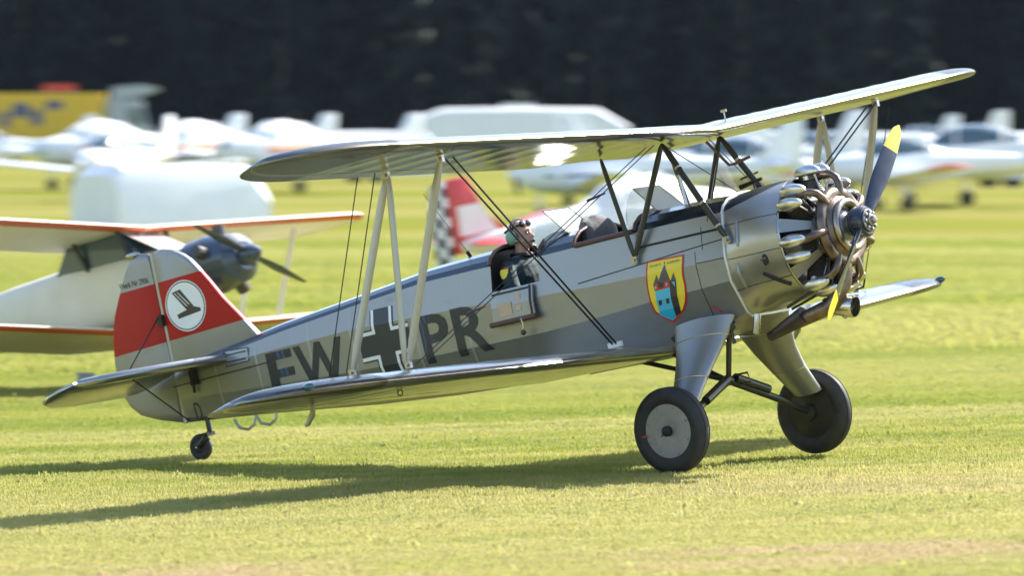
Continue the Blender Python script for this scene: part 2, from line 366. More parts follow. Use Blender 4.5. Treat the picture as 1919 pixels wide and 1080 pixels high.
fus = weld(side_mb.build('fuselage', SILVER, plane)); fus['label'] = 'faceted silver fabric fuselage sides'
dk = deck_mb.build('rear_deck', DECK, plane); weld(dk); dk['label'] = 'slate blue rounded top decking behind the seats'
dk2 = deckf_mb.build('front_deck', DECKF, plane); weld(dk2); dk2['label'] = 'glossy black top decking before the windscreens'
for o in (dk, dk2):
    for e in o.data.edges: pass
mb = MB()                                   # lining of the two cockpits, floor and bulkheads
for i in range(len(stations)-1):
    xa, xb = stations[i], stations[i+1]
    if xa > -1.6 or xb < -3.35: continue
    A, B = ring(xa, .955), ring(xb, .955); n = len(A)
    for j in range(n):
        k = j if j < NH-1 else 2*(NH-1)-1-j
        if k < 4 or (k == 4 and j < NH-1 and xa <= -2.65 and xb >= -3.13): continue
        mb.add([A[j], A[(j+1) % n], B[(j+1) % n], B[j]], [(0, 1, 2, 3)])
for x in (-1.68, -2.36, -2.58, -3.2):
    A = [(x, p[1]*.95, p[2]*.97-.01) for p in ring(x)]; B = [(x-.015, p[1], p[2]) for p in A]; mb.grid([A, B])
mb.box((-2.4, 0, -.5), (1.6, .5, .02))
mb.build('cockpit_lining', INTERIOR, plane, smooth=False)
# leather coaming rolls round the openings
def coaming(xa, xb, near=True):
    m_ = MB(); pts = []
    for x in np.linspace(xb, xa, 8): s_ = fsec(x); pts.append((x, -s_[2]-.004, s_[1]+.012))
    if near: m_.path(pts, .019, 10)
    s_ = fsec(xa); arc = [(xa-.01, -y if sgn < 0 else y, z+.012) for sgn in (-1,) for y, z in half(xa)[:5]][::-1] + [(xa-.01, y, z+.012) for y, z in half(xa)[1:5]]
    m_.path(arc, .015, 8)
    arc = [(xb+.01, -y, z+.012) for y, z in half(xb)[:5]][::-1]+[(xb+.01, y, z+.012) for y, z in half(xb)[1:5]]
    m_.path(arc, .015, 8)
    m_.path([(x, fsec(x)[2]+.004, fsec(x)[1]+.012) for x in np.linspace(xb, xa, 8)], .024, 10)
    return m_.build('coaming', LEATHER, plane)
coaming(-3.12, -2.66, False); coaming(-2.3, -1.75)
# opened side door hanging down beside the pilot
mb = MB()
def hang(x, t, off=0.): z = .092-.235*t; return (x, -side_y(x, z)-.014-.022*t-off, z)
d = mb; rows = [[hang(x, t) for x in (-3.12, -2.92, -2.71)] for t in (0, .5, 1)]; rows2 = [[hang(x, t, .016) for x in (-3.12, -2.92, -2.71)] for t in (0, .5, 1)]
mb.add([p for r in rows for p in r], [(i*3+j, i*3+j+1, i*3+j+4, i*3+j+3) for i in range(2) for j in range(2)])
mb.add([p for r in rows2 for p in r], [(i*3+j, i*3+j+1, i*3+j+4, i*3+j+3) for i in range(2) for j in range(2)])
loop = [0, 1, 2, 5, 8, 7, 6, 3]; al = [p for r in rows for p in r]; bl = [p for r in rows2 for p in r]
for a, b in zip(loop, loop[1:]+loop[:1]): mb.add([al[a], al[b], bl[b], bl[a]], [(0, 1, 2, 3)])
door = mb.build('cockpit_door', SILVER, plane, label='folded-down side door of the rear seat', smooth=False)
mb = MB(); mb.path([hang(x, 1.02, .012) for x in (-3.15, -2.93, -2.70)], .021, 10); mb.build('leather_roll', LEATHER, door)
for x0, x1, t0, t1 in ((-3.05, -2.92, .40, .82), (-2.88, -2.83, .22, .72)):
    mb = MB(); mb.add([hang(x0, t0, .019), hang(x1, t0, .019), hang(x1, t1, .019), hang(x0, t1, .019)], [(0, 1, 2, 3)]); mb.build('door_plate', TAN, door, smooth=False)
mb = MB(); mb.path([hang(-2.735, 0, .02), hang(-2.735, .5, .022), hang(-2.735, 1, .02)], .008, 6); mb.path([hang(-3.1, .07, .02), hang(-2.74, .07, .02)], .007, 6); mb.build('door_frame', BLACKT, door)
mb = MB(); a = hang(-2.84, 1.0, .03); mb.path([a, (a[0]+.005, a[1], a[2]-.05), (a[0]-.004, a[1], a[2]-.09)], .006, 6); mb.build('latch_cord', STEEL, door)
mb = MB(); mb.ell((a[0]-.004, a[1], a[2]-.11), .022, .022, .022); mb.build('latch_knob', LEATHER, door)

# cowling from the joint strap to the open front ring
CR, CZ, CXF = .452, -.02, -.45
def cowl_row(x):
    t = sstep(-.97, -.62, x); base = ring(max(-.935, min(x, -.93)) if x > -.93 else x); rows = []
    for (bx, y, z) in base:
        a = math.atan2(z-CZ, y); r = CR*(1-.02*sstep(-.62, -.45, x))
        c = (r*math.cos(a), CZ+r*math.sin(a)); rows.append((x, y*(1-t)+c[0]*t, z*(1-t)+c[1]*t))
    # extra points between for roundness
    out = []
    for i, p in enumerate(rows):
        q = rows[(i+1) % len(rows)]; out.append(p)
        m1 = [(p[k]+q[k])/2 for k in range(3)]; a = math.atan2(m1[2]-CZ, m1[1]); r = math.hypot(m1[1], m1[2]-CZ)
        rr = r*(1-t)+CR*(1-.02*sstep(-.62, -.45, x))*t; out.append((x, rr*math.cos(a), CZ+rr*math.sin(a)))
    return out
xsC = [-.93, -.88, -.8, -.72, -.64, -.56, -.5, -.45]
rowsC = [cowl_row(x) for x in xsC]; nC = len(rowsC[0])
mbs, mbt = MB(), MB()
for i in range(len(xsC)-1):
    for j in range(nC):
        A, B = rowsC[i], rowsC[i+1]; q = [A[j], A[(j+1) % nC], B[(j+1) % nC], B[j]]
        mbs.add(q, [(0, 1, 2, 3)])
COWLM = silver_mat('cowl_silver_black_top', paint=True, base=(.44, .43, .41), rough=.32, metal=.8)
cowl = mbs.build('cowling', COWLM, plane, angle=30); weld(cowl)
for e in cowl.data.edges: e.use_edge_sharp = False
mb = MB(); mb.lathe([(0, CR-.008), (.012, CR-.004), (.02, CR-.012)], (CXF, 0, CZ), (1, 0, 0), 48, False); mb.build('cowling_lip', STEEL, cowl)
mb = MB(); mb.path([(-.94, y*1.012, z*1.012) for _, y, z in rowsC[0]]+[(-.94, rowsC[0][0][1]*1.012, rowsC[0][0][2]*1.012)], .011, 6, caps=False); mb.build('joint_strap', mat('strap_pale', (.66, .65, .6), .4, .3), cowl)
mb = MB(); mb.lathe([(0, .02), (.0, CR-.03), (-.03, CR-.02)], (-.56, 0, CZ), (1, 0, 0), 40, False); mb.build('firewall', BLACK, plane)
def cowl_pt(x, ang):      # point on the cowl skin; ang in degrees, 90 = top, 180 = near side
    row = cowl_row(x); best = min(row, key=lambda p: abs((math.degrees(math.atan2(p[2]-CZ, p[1]))-ang+180) % 360-180)); a = rad(ang)
    r = math.hypot(best[1], best[2]-CZ); return Vector((x, r*math.cos(a), CZ+r*math.sin(a)))
for xa, a0, a1 in ((-.81, 148, 176), (-.85, 191, 216)):
    mb = MB(); mb.path([cowl_pt(xa, a) for a in np.linspace(a0, a1, 7)], [.008, .016, .018, .018, .018, .016, .008], 8); mb.build('stamped_louvre', SILVER, cowl)
mb = MB(); p = [cowl_pt(-.66+.16*t, 206+20*t)*1.0 for t in np.linspace(0, 1, 6)]; mb.path([(q.x, q.y*1.01, q.z*1.01) for q in p], .013, 8, squash=1); mb.build('latch_strap', BLACK, cowl)
mb = MB(); q = cowl_pt(-.60, 193); mb.ell((q.x, q.y, q.z), .028, .006, .05); mb.build('access_hole', BLACK, cowl)
mb = MB(); mb.tube((q.x-.03, q.y-.012, q.z), (q.x+.015, q.y-.012, q.z+.005), .010); mb.build('latch_pin', STEEL, cowl)
# riveted seams on the cowl and fuselage
def seam(parent, pts, r=.0028):
    m_ = MB(); m_.path(pts, r, 5); return m_.build('panel_seam', BLACKT, parent)
for ang in (152, 186, 216): seam(cowl, [cowl_pt(x, ang) for x in xsC])
for z0 in (.175,): seam(fus, [(x, -side_y(x, z0)-.001, z0) for x in np.linspace(-1.7, -.95, 8)], .009)
for x0, za, zb_ in ((-1.21, .05, -.45), (-1.14, .05, .22)): seam(fus, [(x0, -side_y(x0, z)-.001, z) for z in np.linspace(za, zb_, 10)])
seam(fus, [(x, -side_y(x, .05+.06*(x+1.7))-.001, .05+.06*(x+1.7)) for x in np.linspace(-2.3, -.95, 12)], .004)
seam(fus, [(x, -side_y(x, -.04)-.001, -.04-.02*(x+1.2)) for x in np.linspace(-1.21, -.95, 5)], .003)
TAPE = mat('fabric_tape', (.36, .36, .35), .45, .5, .05, 10)
for x in (-3.42, -3.95, -4.62, -5.08, -5.68, -6.15):       # doped tapes over the frames
    m_ = MB(); zt, zd, hd, z1, h1, z2, h2, zb, hb = fsec(x); zz = [zd, z1, z2, zb+.04]
    pts = [(x, -side_y(x, z)-.0005, z) for z in sorted(set(list(np.linspace(zb+.04, zd, 14))+[z1, z2]))]
    m_.path(pts, .012, 6, squash=.12); m_.build('frame_tape', TAPE, fus)
# small hatches and vents
mb = MB(); mb.add([(x, -side_y(x, z)-.006, z) for x, z in ((-6.03, .145), (-5.77, .135), (-5.76, .03), (-6.02, .02))], [(0, 1, 2, 3)]); hat = mb.build('access_hatch', SILVER, fus, smooth=False)
for z in (.11, .055): seam(fus, [(x, -side_y(x, z)-.008, z-.02*(x+6)*.3) for x in (-6.0, -5.9, -5.79)], .004)
seam(fus, [(x, -side_y(x, z)-.007, z) for x, z in ((-6.03, .145), (-5.77, .135), (-5.755, .12), (-5.755, .03), (-6.02, .02), (-6.03, .145))], .003)

# ---- engine
eng = bpy.data.objects.new('engine', None); COL.objects.link(eng); eng.parent = plane; eng['label'] = 'seven-cylinder radial engine with bronze exhaust collector'
mb = MB(); mb.lathe([(-.56, .20), (-.44, .215), (-.30, .215), (-.27, .19), (-.22, .19), (-.19, .15), (-.12, .13), (-.09, .085), (-.02, .08)], (0, 0, 0), (1, 0, 0), 32); mb.build('crankcase', mat('crankcase_grey', (.22, .23, .24), .35, .7, .2, 20), eng)
for k in range(10): a = k*math.tau/10; mb = MB(); mb.ell((-.19, .165*math.cos(a), .165*math.sin(a)), .014, .014, .014, 8, 5); mb.build('crankcase_bolt', STEEL, eng)
for k in range(7):
    th = rad(90+k*360/7); er = Vector((0, math.cos(th), math.sin(th))); et = Vector((0, -math.sin(th), math.cos(th))); X = Vector((1, 0, 0))
    rotm = Matrix((X, et, er)).transposed()
    mb = MB(); prof = []
    for q in range(12): h = .20+q*.0155; prof += [(h, .058), (h+.002, .083), (h+.0075, .083), (h+.0095, .058)]
    prof += [(.388, .075), (.43, .078), (.445, .05)]
    mb.lathe(prof, (-.36, 0, 0), er, 20); mb.build('cylinder', DARKFIN, eng)
    for sgn in (-1, 1):
        c = X*(-.33)+er*.452+et*.062*sgn
        mb = MB(); mb.dome(c-er*.015, .118, .05, .066, rotm); mb.tube(c-X*.02+et*.0-er*.0, c-X*.02-er*.06, .026, n=10); mb.build('rocker_cover', ALU, eng)
        mb = MB(); mb.tube(c+X*.055-er*.015, X*(-.24)+er*.19+et*.035*sgn, .0095, n=8); mb.build('pushrod_tube', STEEL, eng)
    mb = MB(); mb.ell(X*(-.255)+er*.456+et*.062, .012, .012, .012, 8, 5); mb.build('cover_bolt', BLACK, eng)
    # exhaust elbow from the head forward into the collector
    e0 = er*.395+et*(-.03)
    mb = MB(); pts = [X*(-.34)+e0, X*(-.27)+er*.405+et*(-.04), X*(-.205)+er*.40+et*(-.05), X*(-.165)+er*.365+et*(-.055), X*(-.15)+er*.31+et*(-.05), X*(-.155)+er*.25+et*(-.04)]
    mb.path(pts, [.030, .030, .030, .030, .030, .033], 12); mb.build('exhaust_elbow', BRONZE, eng)
    # sheet baffle in the gap to the next cylinder
    t2 = th+math.pi/7; e2 = Vector((0, math.cos(t2), math.sin(t2))); n2 = Vector((0, -math.sin(t2), math.cos(t2)))
    if k in (0, 1, 2, 6):
        mb = MB(); vs = [X*(-.45)+e2*.445+n2*.055, X*(-.45)+e2*.445-n2*.055, X*(-.27)+e2*.24-n2*.03, X*(-.27)+e2*.24+n2*.03]
        vs += [v-e2*.004-X*.004 for v in vs]; mb.add(vs, [(0, 1, 2, 3), (7, 6, 5, 4), (0, 4, 5, 1), (1, 5, 6, 2), (2, 6, 7, 3), (3, 7, 4, 0)]); mb.build('baffle_plate', SILVER, eng, smooth=False)
mb = MB(); mb.torus((-.175, 0, 0), (1, 0, 0), .255, .052, 40, 12, .8); mb.build('exhaust_collector', BRONZE, eng)
mb = MB(); mb.torus((-.10, 0, 0), (1, 0, 0), .175, .030, 40, 12); mb.build('collector_ring', mat('collector_grey', (.33, .29, .25), .28, .95, .3, 12), eng)
mb = MB(); mb.lathe([(-.16, .25), (-.115, .20)], (0, 0, 0), (1, 0, 0), 40, False); mb.build('collector_sheet', BRONZE, eng)
mb = MB(); mb.path([(-.18, -.05, -.27), (-.20, -.07, -.40), (-.25, -.11, -.50), (-.34, -.15, -.565), (-.5, -.18, -.60), (-.72, -.20, -.64)], [.055, .06, .062, .06, .055, .05], 14); mb.build('exhaust_pipe', BRONZE, eng)
mb = MB(); mb.path([(-.52, -.20, -.58), (-.64, -.2, -.62), (-.86, -.2, -.685)], [.07, .06, .035], 12); mb.build('exhaust_outlet', mat('burnt_steel', (.09, .07, .065), .45, .7, .3, 10), eng)
mb = MB(); mb.lathe([(0, .075), (.02, .083), (.16, .07), (.26, .055), (.26, .045), (.05, .06)], (-.17, -.04, -.60), (-.9, -.05, .22), 20, False); mb.build('air_intake', mat('intake_alu', (.6, .57, .5), .25, .95, .1, 10), eng)
for a, b, r_ in (((-.40, -.2, -.42), (-.62, -.25, -.50), .012), ((-.42, -.1, -.45), (-.62, -.2, -.52), .010)): mb = MB(); mb.tube(a, b, r_); mb.build('oil_pipe', BLACKT, eng)
mb = MB(); mb.path([(-.3, .25, -.35), (-.26, .3, -.4), (-.3, .32, -.46), (-.36, .3, -.47)], .008); mb.build('hose', BLACKT, eng)
mb = MB(); mb.path([(-.86, -.30, -.50), (-.87, -.31, -.56), (-.9, -.31, -.64)], .028, 14); mb.build('drain_pipe', STEEL, plane)

# ---- propeller at rest: dark blades with yellow tips
prop = bpy.data.objects.new('propeller', None); COL.objects.link(prop); prop.parent = plane; prop['label'] = 'two-blade wooden propeller, blue-black with yellow tips'
bdir = Vector((0, .735, .665)).normalized()
for sgn in (1, -1):
    dv = bdir*sgn; tv = Vector((1, 0, 0)).cross(dv)
    def blade(r0, r1, nm, mm):
        rows = []
        for r in np.linspace(r0, r1, 9 if nm == 'blade' else 6):
            t = r/1.0; ch = interp(t, [.07, .18, .45, .75, .92, .985, 1.0], [.07, .085, .135, .125, .095, .055, .012]); th_ = interp(t, [.07, .2, .6, 1], [.055, .042, .02, .006])
            tw = rad(interp(t, [.07, .3, 1], [55, 42, 17])); cdir = tv*math.cos(tw)+Vector((1, 0, 0))*math.sin(tw)*-1; nd = cdir.cross(dv)
            c = Vector((.03, 0, 0))+dv*r
            rows.append([c+cdir*ch*.5*math.cos(a)+nd*th_*.5*math.sin(a)*(1.4 if math.sin(a) > 0 else .5) for a in [math.tau*j/14 for j in range(14)]])
        m_ = MB(); m_.grid(rows); return m_.build(nm, mm, prop, angle=60)
    blade(.06, .745, 'blade', BLADE); blade(.745, 1.0, 'blade_tip', YEL)
mb = MB(); mb.lathe([(-.045, .06), (-.04, .115), (.0, .122), (.05, .118), (.07, .10)], (0, 0, 0), (1, 0, 0), 32); mb.build('hub_boss', BLADE, prop)
mb = MB(); mb.lathe([(.07, .03), (.07, .086), (.083, .086), (.086, .08), (.086, .05), (.105, .046), (.11, .03), (.13, .026), (.135, .012)], (0, 0, 0), (1, 0, 0), 32)
hubp = mb.build('hub_plate', mat('hub_steel', (.22, .20, .18), .3, .9, .2, 20), prop)
for k in range(8):
    a = k*math.tau/8; mb = MB(); mb.lathe([(.083, .013), (.1, .012), (.103, .006)], (0, .066*math.cos(a), .066*math.sin(a)), (1, 0, 0), 8); mb.build('hub_bolt', STEEL, prop)

# ---- wings
def airfoil(n=14, th=.11, cam_=.03):
    t = (1-np.cos(np.linspace(0, np.pi, n)))/2
    yt = th/.2*(.2969*np.sqrt(t)-.126*t-.3516*t**2+.2843*t**3-.1015*t**4); p = .4
    yc = np.where(t < p, cam_/p**2*(2*p*t-t*t), cam_/(1-p)**2*((1-2*p)+2*p*t-t*t)); return t, yc+yt, yc-yt
AT, AU, AL = airfoil(16)
class Wing:
    def __init__(s, x0, z0, sw, dih, c, inc, L, tle, tipL, cut=0.): s.__dict__.update(locals())
    def shape(s, y):
        k = max(0, (y-(s.L-s.tipL))/s.tipL); e = math.sqrt(max(0, 1-min(k, 1)**2.2)); cc = s.c*max(e, .03)
        le = s.x0-s.sw*y-(s.c-cc)*s.tle; cc -= s.cut*(1-sstep(.35, 1.0, y)); return le, cc, max(e, .05)**.6
    def pt(s, y, t, up, side, sag=0.):
        le, cc, ths = s.shape(y); x = le-cc*t; a = interp(t, AT, AU if up else AL); yc = (interp(t, AT, AU)+interp(t, AT, AL))/2
        a = yc+(a-yc)*(1-sag*sstep(.10, .28, t))
        return (x, side*y, s.z0+s.dih*y+a*s.c*ths+s.inc*(x-(s.x0-s.sw*y)))
    def section(s, y, side, t0=0., t1=1., sag=0.):
        ts = [t for t in AT if t0+.01 < t < t1-.01]; ts = [t0]+ts+[t1]
        return [s.pt(y, t, True, side, sag) for t in ts[::-1]]+[s.pt(y, t, False, side, sag) for t in (ts[1:] if t0 == 0 else ts)]
    def build(s, name, ys, side, t0f, t1f, parent, m, nm):
        m_ = MB(); rows = []
        for i, (y, rib) in enumerate(ys): rows.append(s.section(y, side, t0f, t1f, 0 if rib else .085))
        m_.grid(rows); return m_.build(nm, m, parent, angle=50)
    def ysteps(s, a, b, rib=.30):
        n = max(2, int(round((b-a)/rib))); d = (b-a)/n; ys = [(a, True)]
        for i in range(n):
            ys += [(a+d*i+.02, True), (a+d*i+.07, False), (a+d*(i+.5), False), (a+d*(i+1)-.07, False), (a+d*(i+1)-.02, True)]
        ys.append((b, True))
        if b > s.L-s.tipL:
            ys = [q for q in ys if q[0] < s.L-s.tipL-.05]+[(s.L-s.tipL+s.tipL*math.sin(w), True) for w in np.linspace(0, math.pi/2, 16)]
        return ys
UW = Wing(-1.053, .918, .059, .056, 1.045, .059, 4.59, .44, .95, .17)
LW = Wing(-1.615, -.642, .084, .046, 1.26, .020, 4.50, .36, 1.0)
def make_wing(W, name, lab, ya, ail, far):
    side = 1 if far else -1
    root = bpy.data.objects.new(name, None); COL.objects.link(root); root.parent = plane; root['label'] = lab
    a0, a1 = ail; tc = .80
    W.build(name, W.ysteps(ya, a0), side, 0, 1, root, WINGM, 'inner_panel')
    W.build(name, W.ysteps(a0+.004, a1-.004), side, 0, tc, root, WINGM, 'spar_panel')
    W.build(name, W.ysteps(a1, W.L), side, 0, 1, root, WINGM, 'wing_tip')
    W.build(name, W.ysteps(a0+.012, a1-.012), side, tc+.012, 1, root, WINGM, 'aileron')
    mb = MB(); pts = [W.pt(y, tc+.006, False, side) for y in np.linspace(a0, a1, 8)]; mb.path([(p[0], p[1], p[2]+.008) for p in pts], .007, 6); mb.build('hinge_gap', BLACK, root)
    return root
uw = [make_wing(UW, 'upper_wing', 'silver upper wing on the %s side' % s, 0.004, (2.25, 4.12), f) for s, f in (('near', False), ('far', True))]
lw = [make_wing(LW, 'lower_wing', 'silver lower wing on the %s side' % s, .30, (1.75, 4.0), f) for s, f in (('near', False), ('far', True))]
# rib tapes: thin raised strips, a few millimetres, on the undersides and tops
# ---- struts and rigging
def strut(a, b, r=.034, nm='interplane_strut', m=STRUT, sq=.5):
    m_ = MB(); A, B = Vector(a), Vector(b); d = B-A
    m_.path([A, A+d*.03, A+d*.12, B-d*.12, B-d*.03, B], [r*.35, r*.7, r, r, r*.7, r*.35], 14, squash=sq); return m_.build(nm, m, plane)
def fitting(p, m_=None):
    q = MB(); q.box(p, (.05, .03, .05)); q.tube((p[0], p[1]-.03, p[2]), (p[0], p[1]+.03, p[2]), .012); return q.build('strut_fitting', STEEL, plane, smooth=False)
for s in (-1, 1):
    uf, ur = (-1.51, s*2.886, 1.005), (-2.03, s*2.866, .985); lf, lr = (-2.097, s*2.975, -.385), (-2.607, s*2.976, -.35)
    strut(uf, lf); strut(ur, lr); strut((ur[0]+.02, ur[1], ur[2]), (lf[0]-.03, lf[1], lf[2]), .028)
    for p in (uf, ur, lf, lr): fitting(p)
    cf, cr, cb, cm = (-1.33, s*.385, .89), (-1.853, s*.455, .885), (-.886, s*.445, .08), (-1.734, s*.452, .10)
    for a, b, r in ((cf, cb, .026), (cf, cm, .024), (cr, cm, .02)):
        strut(a, b, r, 'cabane_strut', BLACKT, .7)
    fitting((cm[0], cm[1], cm[2]-.01)); fitting(cb)
    for t in (.25, .62, .86):
        c = Vector(cf).lerp(Vector(cb), t); q = MB(); q.lathe([(-.008, .027), (.008, .027)], c, Vector(cb)-Vector(cf), 12); q.build('strut_band', mat('brass_band', (.5, .46, .36), .35, .8), plane)
    def wire(a, b, r=.0055, nm='bracing_wire'): m_ = MB(); m_.tube(a, b, r, n=6); return m_.build(nm, WIRE, plane)
    for k in (0, .07):
        wire((-1.97+k*.5, s*.62, -.50), (-1.53+k, s*2.80-s*k*.0, 1.0), .0075, 'flying_wire')
        wire((-1.45+k, s*.42, .89), (-2.07+k*1.1, s*2.92, -.39), .004, 'landing_wire')
    for k in (0, .16): wire((-1.88+k, s*3.4, .985), (-2.48+k, s*3.42, -.36), .0045, 'aileron_cable')
    a = Vector((-1.45, s*.42, .89)); b = Vector((-2.07, s*2.92, -.39))
    for t in (.24, .76):
        c = a.lerp(b, t); q = MB(); q.path([c+Vector((-.05, 0, -.012)), c+Vector((.12, 0, .012))], [.010, .007], 8); q.build('wire_spreader', LEATHER, plane)
    q = MB(); q.box((-1.95, s*.62, -.50), (.12, .03, .04)); q.build('wire_root_fitting', WHITEP, plane, smooth=False)
    wire((-1.05, s*.42, .25), (-1.32, -s*.38, .88), .004, 'cross_wire')
    # tie-down ring, aileron horn, tip lamp on the lower wing
    q = MB(); z = LW.pt(2.95, .30, False, s); q.torus((z[0], z[1], z[2]-.018), (0, 1, 0), .022, .005, 16, 6); q.build('tie_down_ring', BLACKT, plane)
    z = LW.pt(3.2, .78, False, s); q = MB(); q.path([(z[0]+.02, z[1], z[2]), (z[0]+.0, z[1], z[2]-.06), (z[0]-.06, z[1], z[2]-.12), (z[0]-.09, z[1], z[2]-.13)], [.02, .026, .022, .012], 8, squash=.4); q.build('aileron_horn', STRUT, plane)
    z = LW.pt(4.18, .03, True, s); q = MB(); q.ell((z[0]+.02, z[1], z[2]), .05, .028, .028); q.build('tip_lamp', mat('lamp_lens', (.02, .10, .13), .08, 0, coat=1), plane)
# V-shaped grip and handles under the centre section, gauge post, mirror arm
mb = MB(); mb.path([(-1.42, .33, .87), (-1.28, .36, .66), (-1.22, .36, .66), (-1.1, .40, .69)], .012, 8); mb.build('grab_handle', mat('handle_brown', (.2, .12, .09), .4, .3), plane)
mb = MB(); mb.tube((-1.42, -.1, .42), (-1.43, -.1, .62), .013); mb.lathe([(0, .022), (.05, .022), (.06, .012)], (-1.43, -.1, .60), (0, 0, 1), 12); mb.build('fuel_gauge', STEEL, plane)
mb = MB(); mb.tube((-1.15, .25, .47), (-.95, .27, .50), .02, .012); mb.tube((-1.03, .26, .48), (-1.03, .26, .38), .008); mb.build('venturi_tube', BLACKT, plane)
mb = MB(); q = UW.pt(.25, .1, True, 1); mb.tube(q, (q[0], q[1], q[2]+.07), .006); mb.box((q[0], q[1], q[2]+.075), (.05, .01, .02)); mb.build('wing_vane', STEEL, plane, smooth=False)
mb = MB(); mb.tube((-3.55, 0, .42), (-3.56, -.02, .47), .016); mb.tube((-3.56, -.02, .47), (-3.86, -.02, .98), .003, .002); mb.build('whip_antenna', WIRE, plane)

# ---- undercarriage
for s, dz in ((-1, 0.), (1, -.062)):
    nm = 'near' if s < 0 else 'far'
    leg = bpy.data.objects.new('landing_leg', None); COL.objects.link(leg); leg.parent = plane; leg['label'] = '%s main landing leg with fairing and wheel' % nm
    keys = [(-.47, .36, -1.30, .56, .17), (-.60, .42, -1.315, .48, .17), (-.74, .52, -1.325, .38, .165), (-.88, .65, -1.325, .30, .155), (-1.02, .785, -1.32, .26, .14), (-1.07, .83, -1.32, .25, .13)]
    rows = []
    for z, y, xc, ch, th_ in keys:
        k = sstep(-.5, -1.0, z); row = []
        for j in range(20):
            a = math.tau*j/20; cx_ = math.cos(a); ty = math.sin(a)*th_/2*(1-.35*(cx_ < 0)*abs(cx_)**1.5)
            row.append((xc+ch/2*cx_, s*(y+ty*.85), z+dz*k+ty*.35))
        rows.append(row)
    mb = MB(); mb.grid(rows); mb.build('leg_fairing', SILVER, leg, angle=50)
    for z_, t in ((-.66, 1), (-.86, 3)):
        i = t; r_ = [tuple(np.array(p)*1.0) for p in rows[i]]; mb = MB(); cen = np.mean(np.array(r_), 0); mb.path([tuple(cen+(np.array(p)-cen)*1.012) for p in r_]+[tuple(cen+(np.array(r_[0])-cen)*1.012)], .004, 5, caps=False); mb.build('fairing_seam', ALU, leg)
    wc = (-1.375, s*.949, -1.218+dz)
    whl = bpy.data.objects.new('wheel', None); COL.objects.link(whl); whl.parent = leg
    # no deeper level: the wheel's pieces sit under the leg
    bpy.data.objects.remove(whl)
    mb = MB(); prof = []
    for j in range(17):
        a = math.pi*(j/16-.5)*1.12; prof.append((.066*math.sin(a)*1.05, .252+.070*math.cos(a)))
    mb.lathe([(-.05, .20)]+prof+[(.05, .20)], wc, (0, 1, 0), 56, False); mb.build('tyre', RUBBER, leg, angle=60)
    mb = MB(); mb.torus((wc[0], wc[1]+s*.062, wc[2]), (0, 1, 0), .268, .004, 56, 6); mb.torus((wc[0], wc[1]+s*.052, wc[2]), (0, 1, 0), .222, .005, 56, 6); mb.build('sidewall_ridge', RUBBER, leg)
    for off in (.025, -.025):
        mb = MB(); mb.torus((wc[0], wc[1]+off, wc[2]), (0, 1, 0), .3185, .004, 56, 6); mb.build('tread_rib', RUBBER, leg)
    mb = MB(); mb.lathe([(0, .02), (.012, .10), (.004, .208), (-.02, .215)], (wc[0], wc[1]+s*.045, wc[2]), (0, s, 0), 48, False)
    disc = mb.build('wheel_disc', mat('wheel_disc_alu', (.33, .33, .33), .5, .55, .12, 18), leg)
    mb = MB(); mb.lathe([(0, .212), (-.02, .10), (-.03, .02)], (wc[0], wc[1]-s*.045, wc[2]), (0, s, 0), 40, False); mb.lathe([(0, .07), (.03, .065), (.035, .03)], (wc[0], wc[1]-s*.075, wc[2]), (0, -s, 0), 24); mb.build('brake_drum', BLACKT, leg)
    mb = MB(); mb.lathe([(0, .040), (.03, .038), (.036, .02)], (wc[0], wc[1]+s*.05, wc[2]), (0, s, 0), 20); mb.build('hub_cap', BLACK, leg)
    for k in range(8):
        a = k*math.tau/8+.3; mb = MB(); mb.ell((wc[0]+.18*math.cos(a), wc[1]+s*.052, wc[2]+.18*math.sin(a)), .009, .006, .009, 8, 5); mb.build('disc_bolt', STEEL, leg)
    if s < 0:
        mb = MB(); mb.torus((wc[0]-.125, wc[1]-.051, wc[2]-.06), (0, 1, 0), .022, .004, 16, 6); mb.tube((wc[0]-.07, wc[1]-.055, wc[2]-.028), (wc[0]-.02, wc[1]-.055, wc[2]-.005), .006); mb.build('valve_cover', STEEL, leg)
        mb = MB(); mb.box((wc[0]-.205, wc[1]-.063, wc[2]-.005), (.05, .004, .012)); mb.build('red_creep_mark', REDP, leg, smooth=False)
    jn = (-1.44, 0, -.93)
    mb = MB(); mb.path([jn, (wc[0]-.03, s*.55, (jn[2]+wc[2])/2-.03), (wc[0], wc[1]-s*.07, wc[2])], [.03, .028, .024], 10); mb.build('axle_tube', BLACKT, leg)
    mb = MB(); mb.tube((-1.41, s*.05, -.92), (-1.39, s*.42, -1.05), .036, n=12); mb.build('shock_absorber', BLACKT, leg)
    mb = MB(); mb.tube(jn, (-2.08, s*.25, -.63), .018); mb.build('drag_strut', BLACKT, leg)
mb = MB(); mb.tube((-1.34, 0, -.55), (-1.44, 0, -.93), .021, n=10); mb.ell((-1.44, 0, -.93), .045, .05, .04); mb.path([(-1.40, .03, -.9), (-1.3, .06, -.90), (-1.28, .05, -.97), (-1.38, .03, -.98)], .008, 6); mb.build('centre_post', BLACKT, plane)
mb = MB(); mb.ell((-1.09, -.36, -.54), .06, .05, .05); mb.tube((-1.08, -.36, -.56), (-1.07, -.36, -.68), .014); mb.tube((-1.05, -.37, -.5), (-1.2, -.41, -.50), .016); mb.build('leg_joint', BLACKT, plane)
mb = MB(); mb.tube((-1.57, -.36, -.58), (-1.6, -.37, -.53), .022); mb.build('rear_leg_joint', BLACKT, plane)
tw = bpy.data.objects.new('tail_wheel', None); COL.objects.link(tw); tw.parent = plane
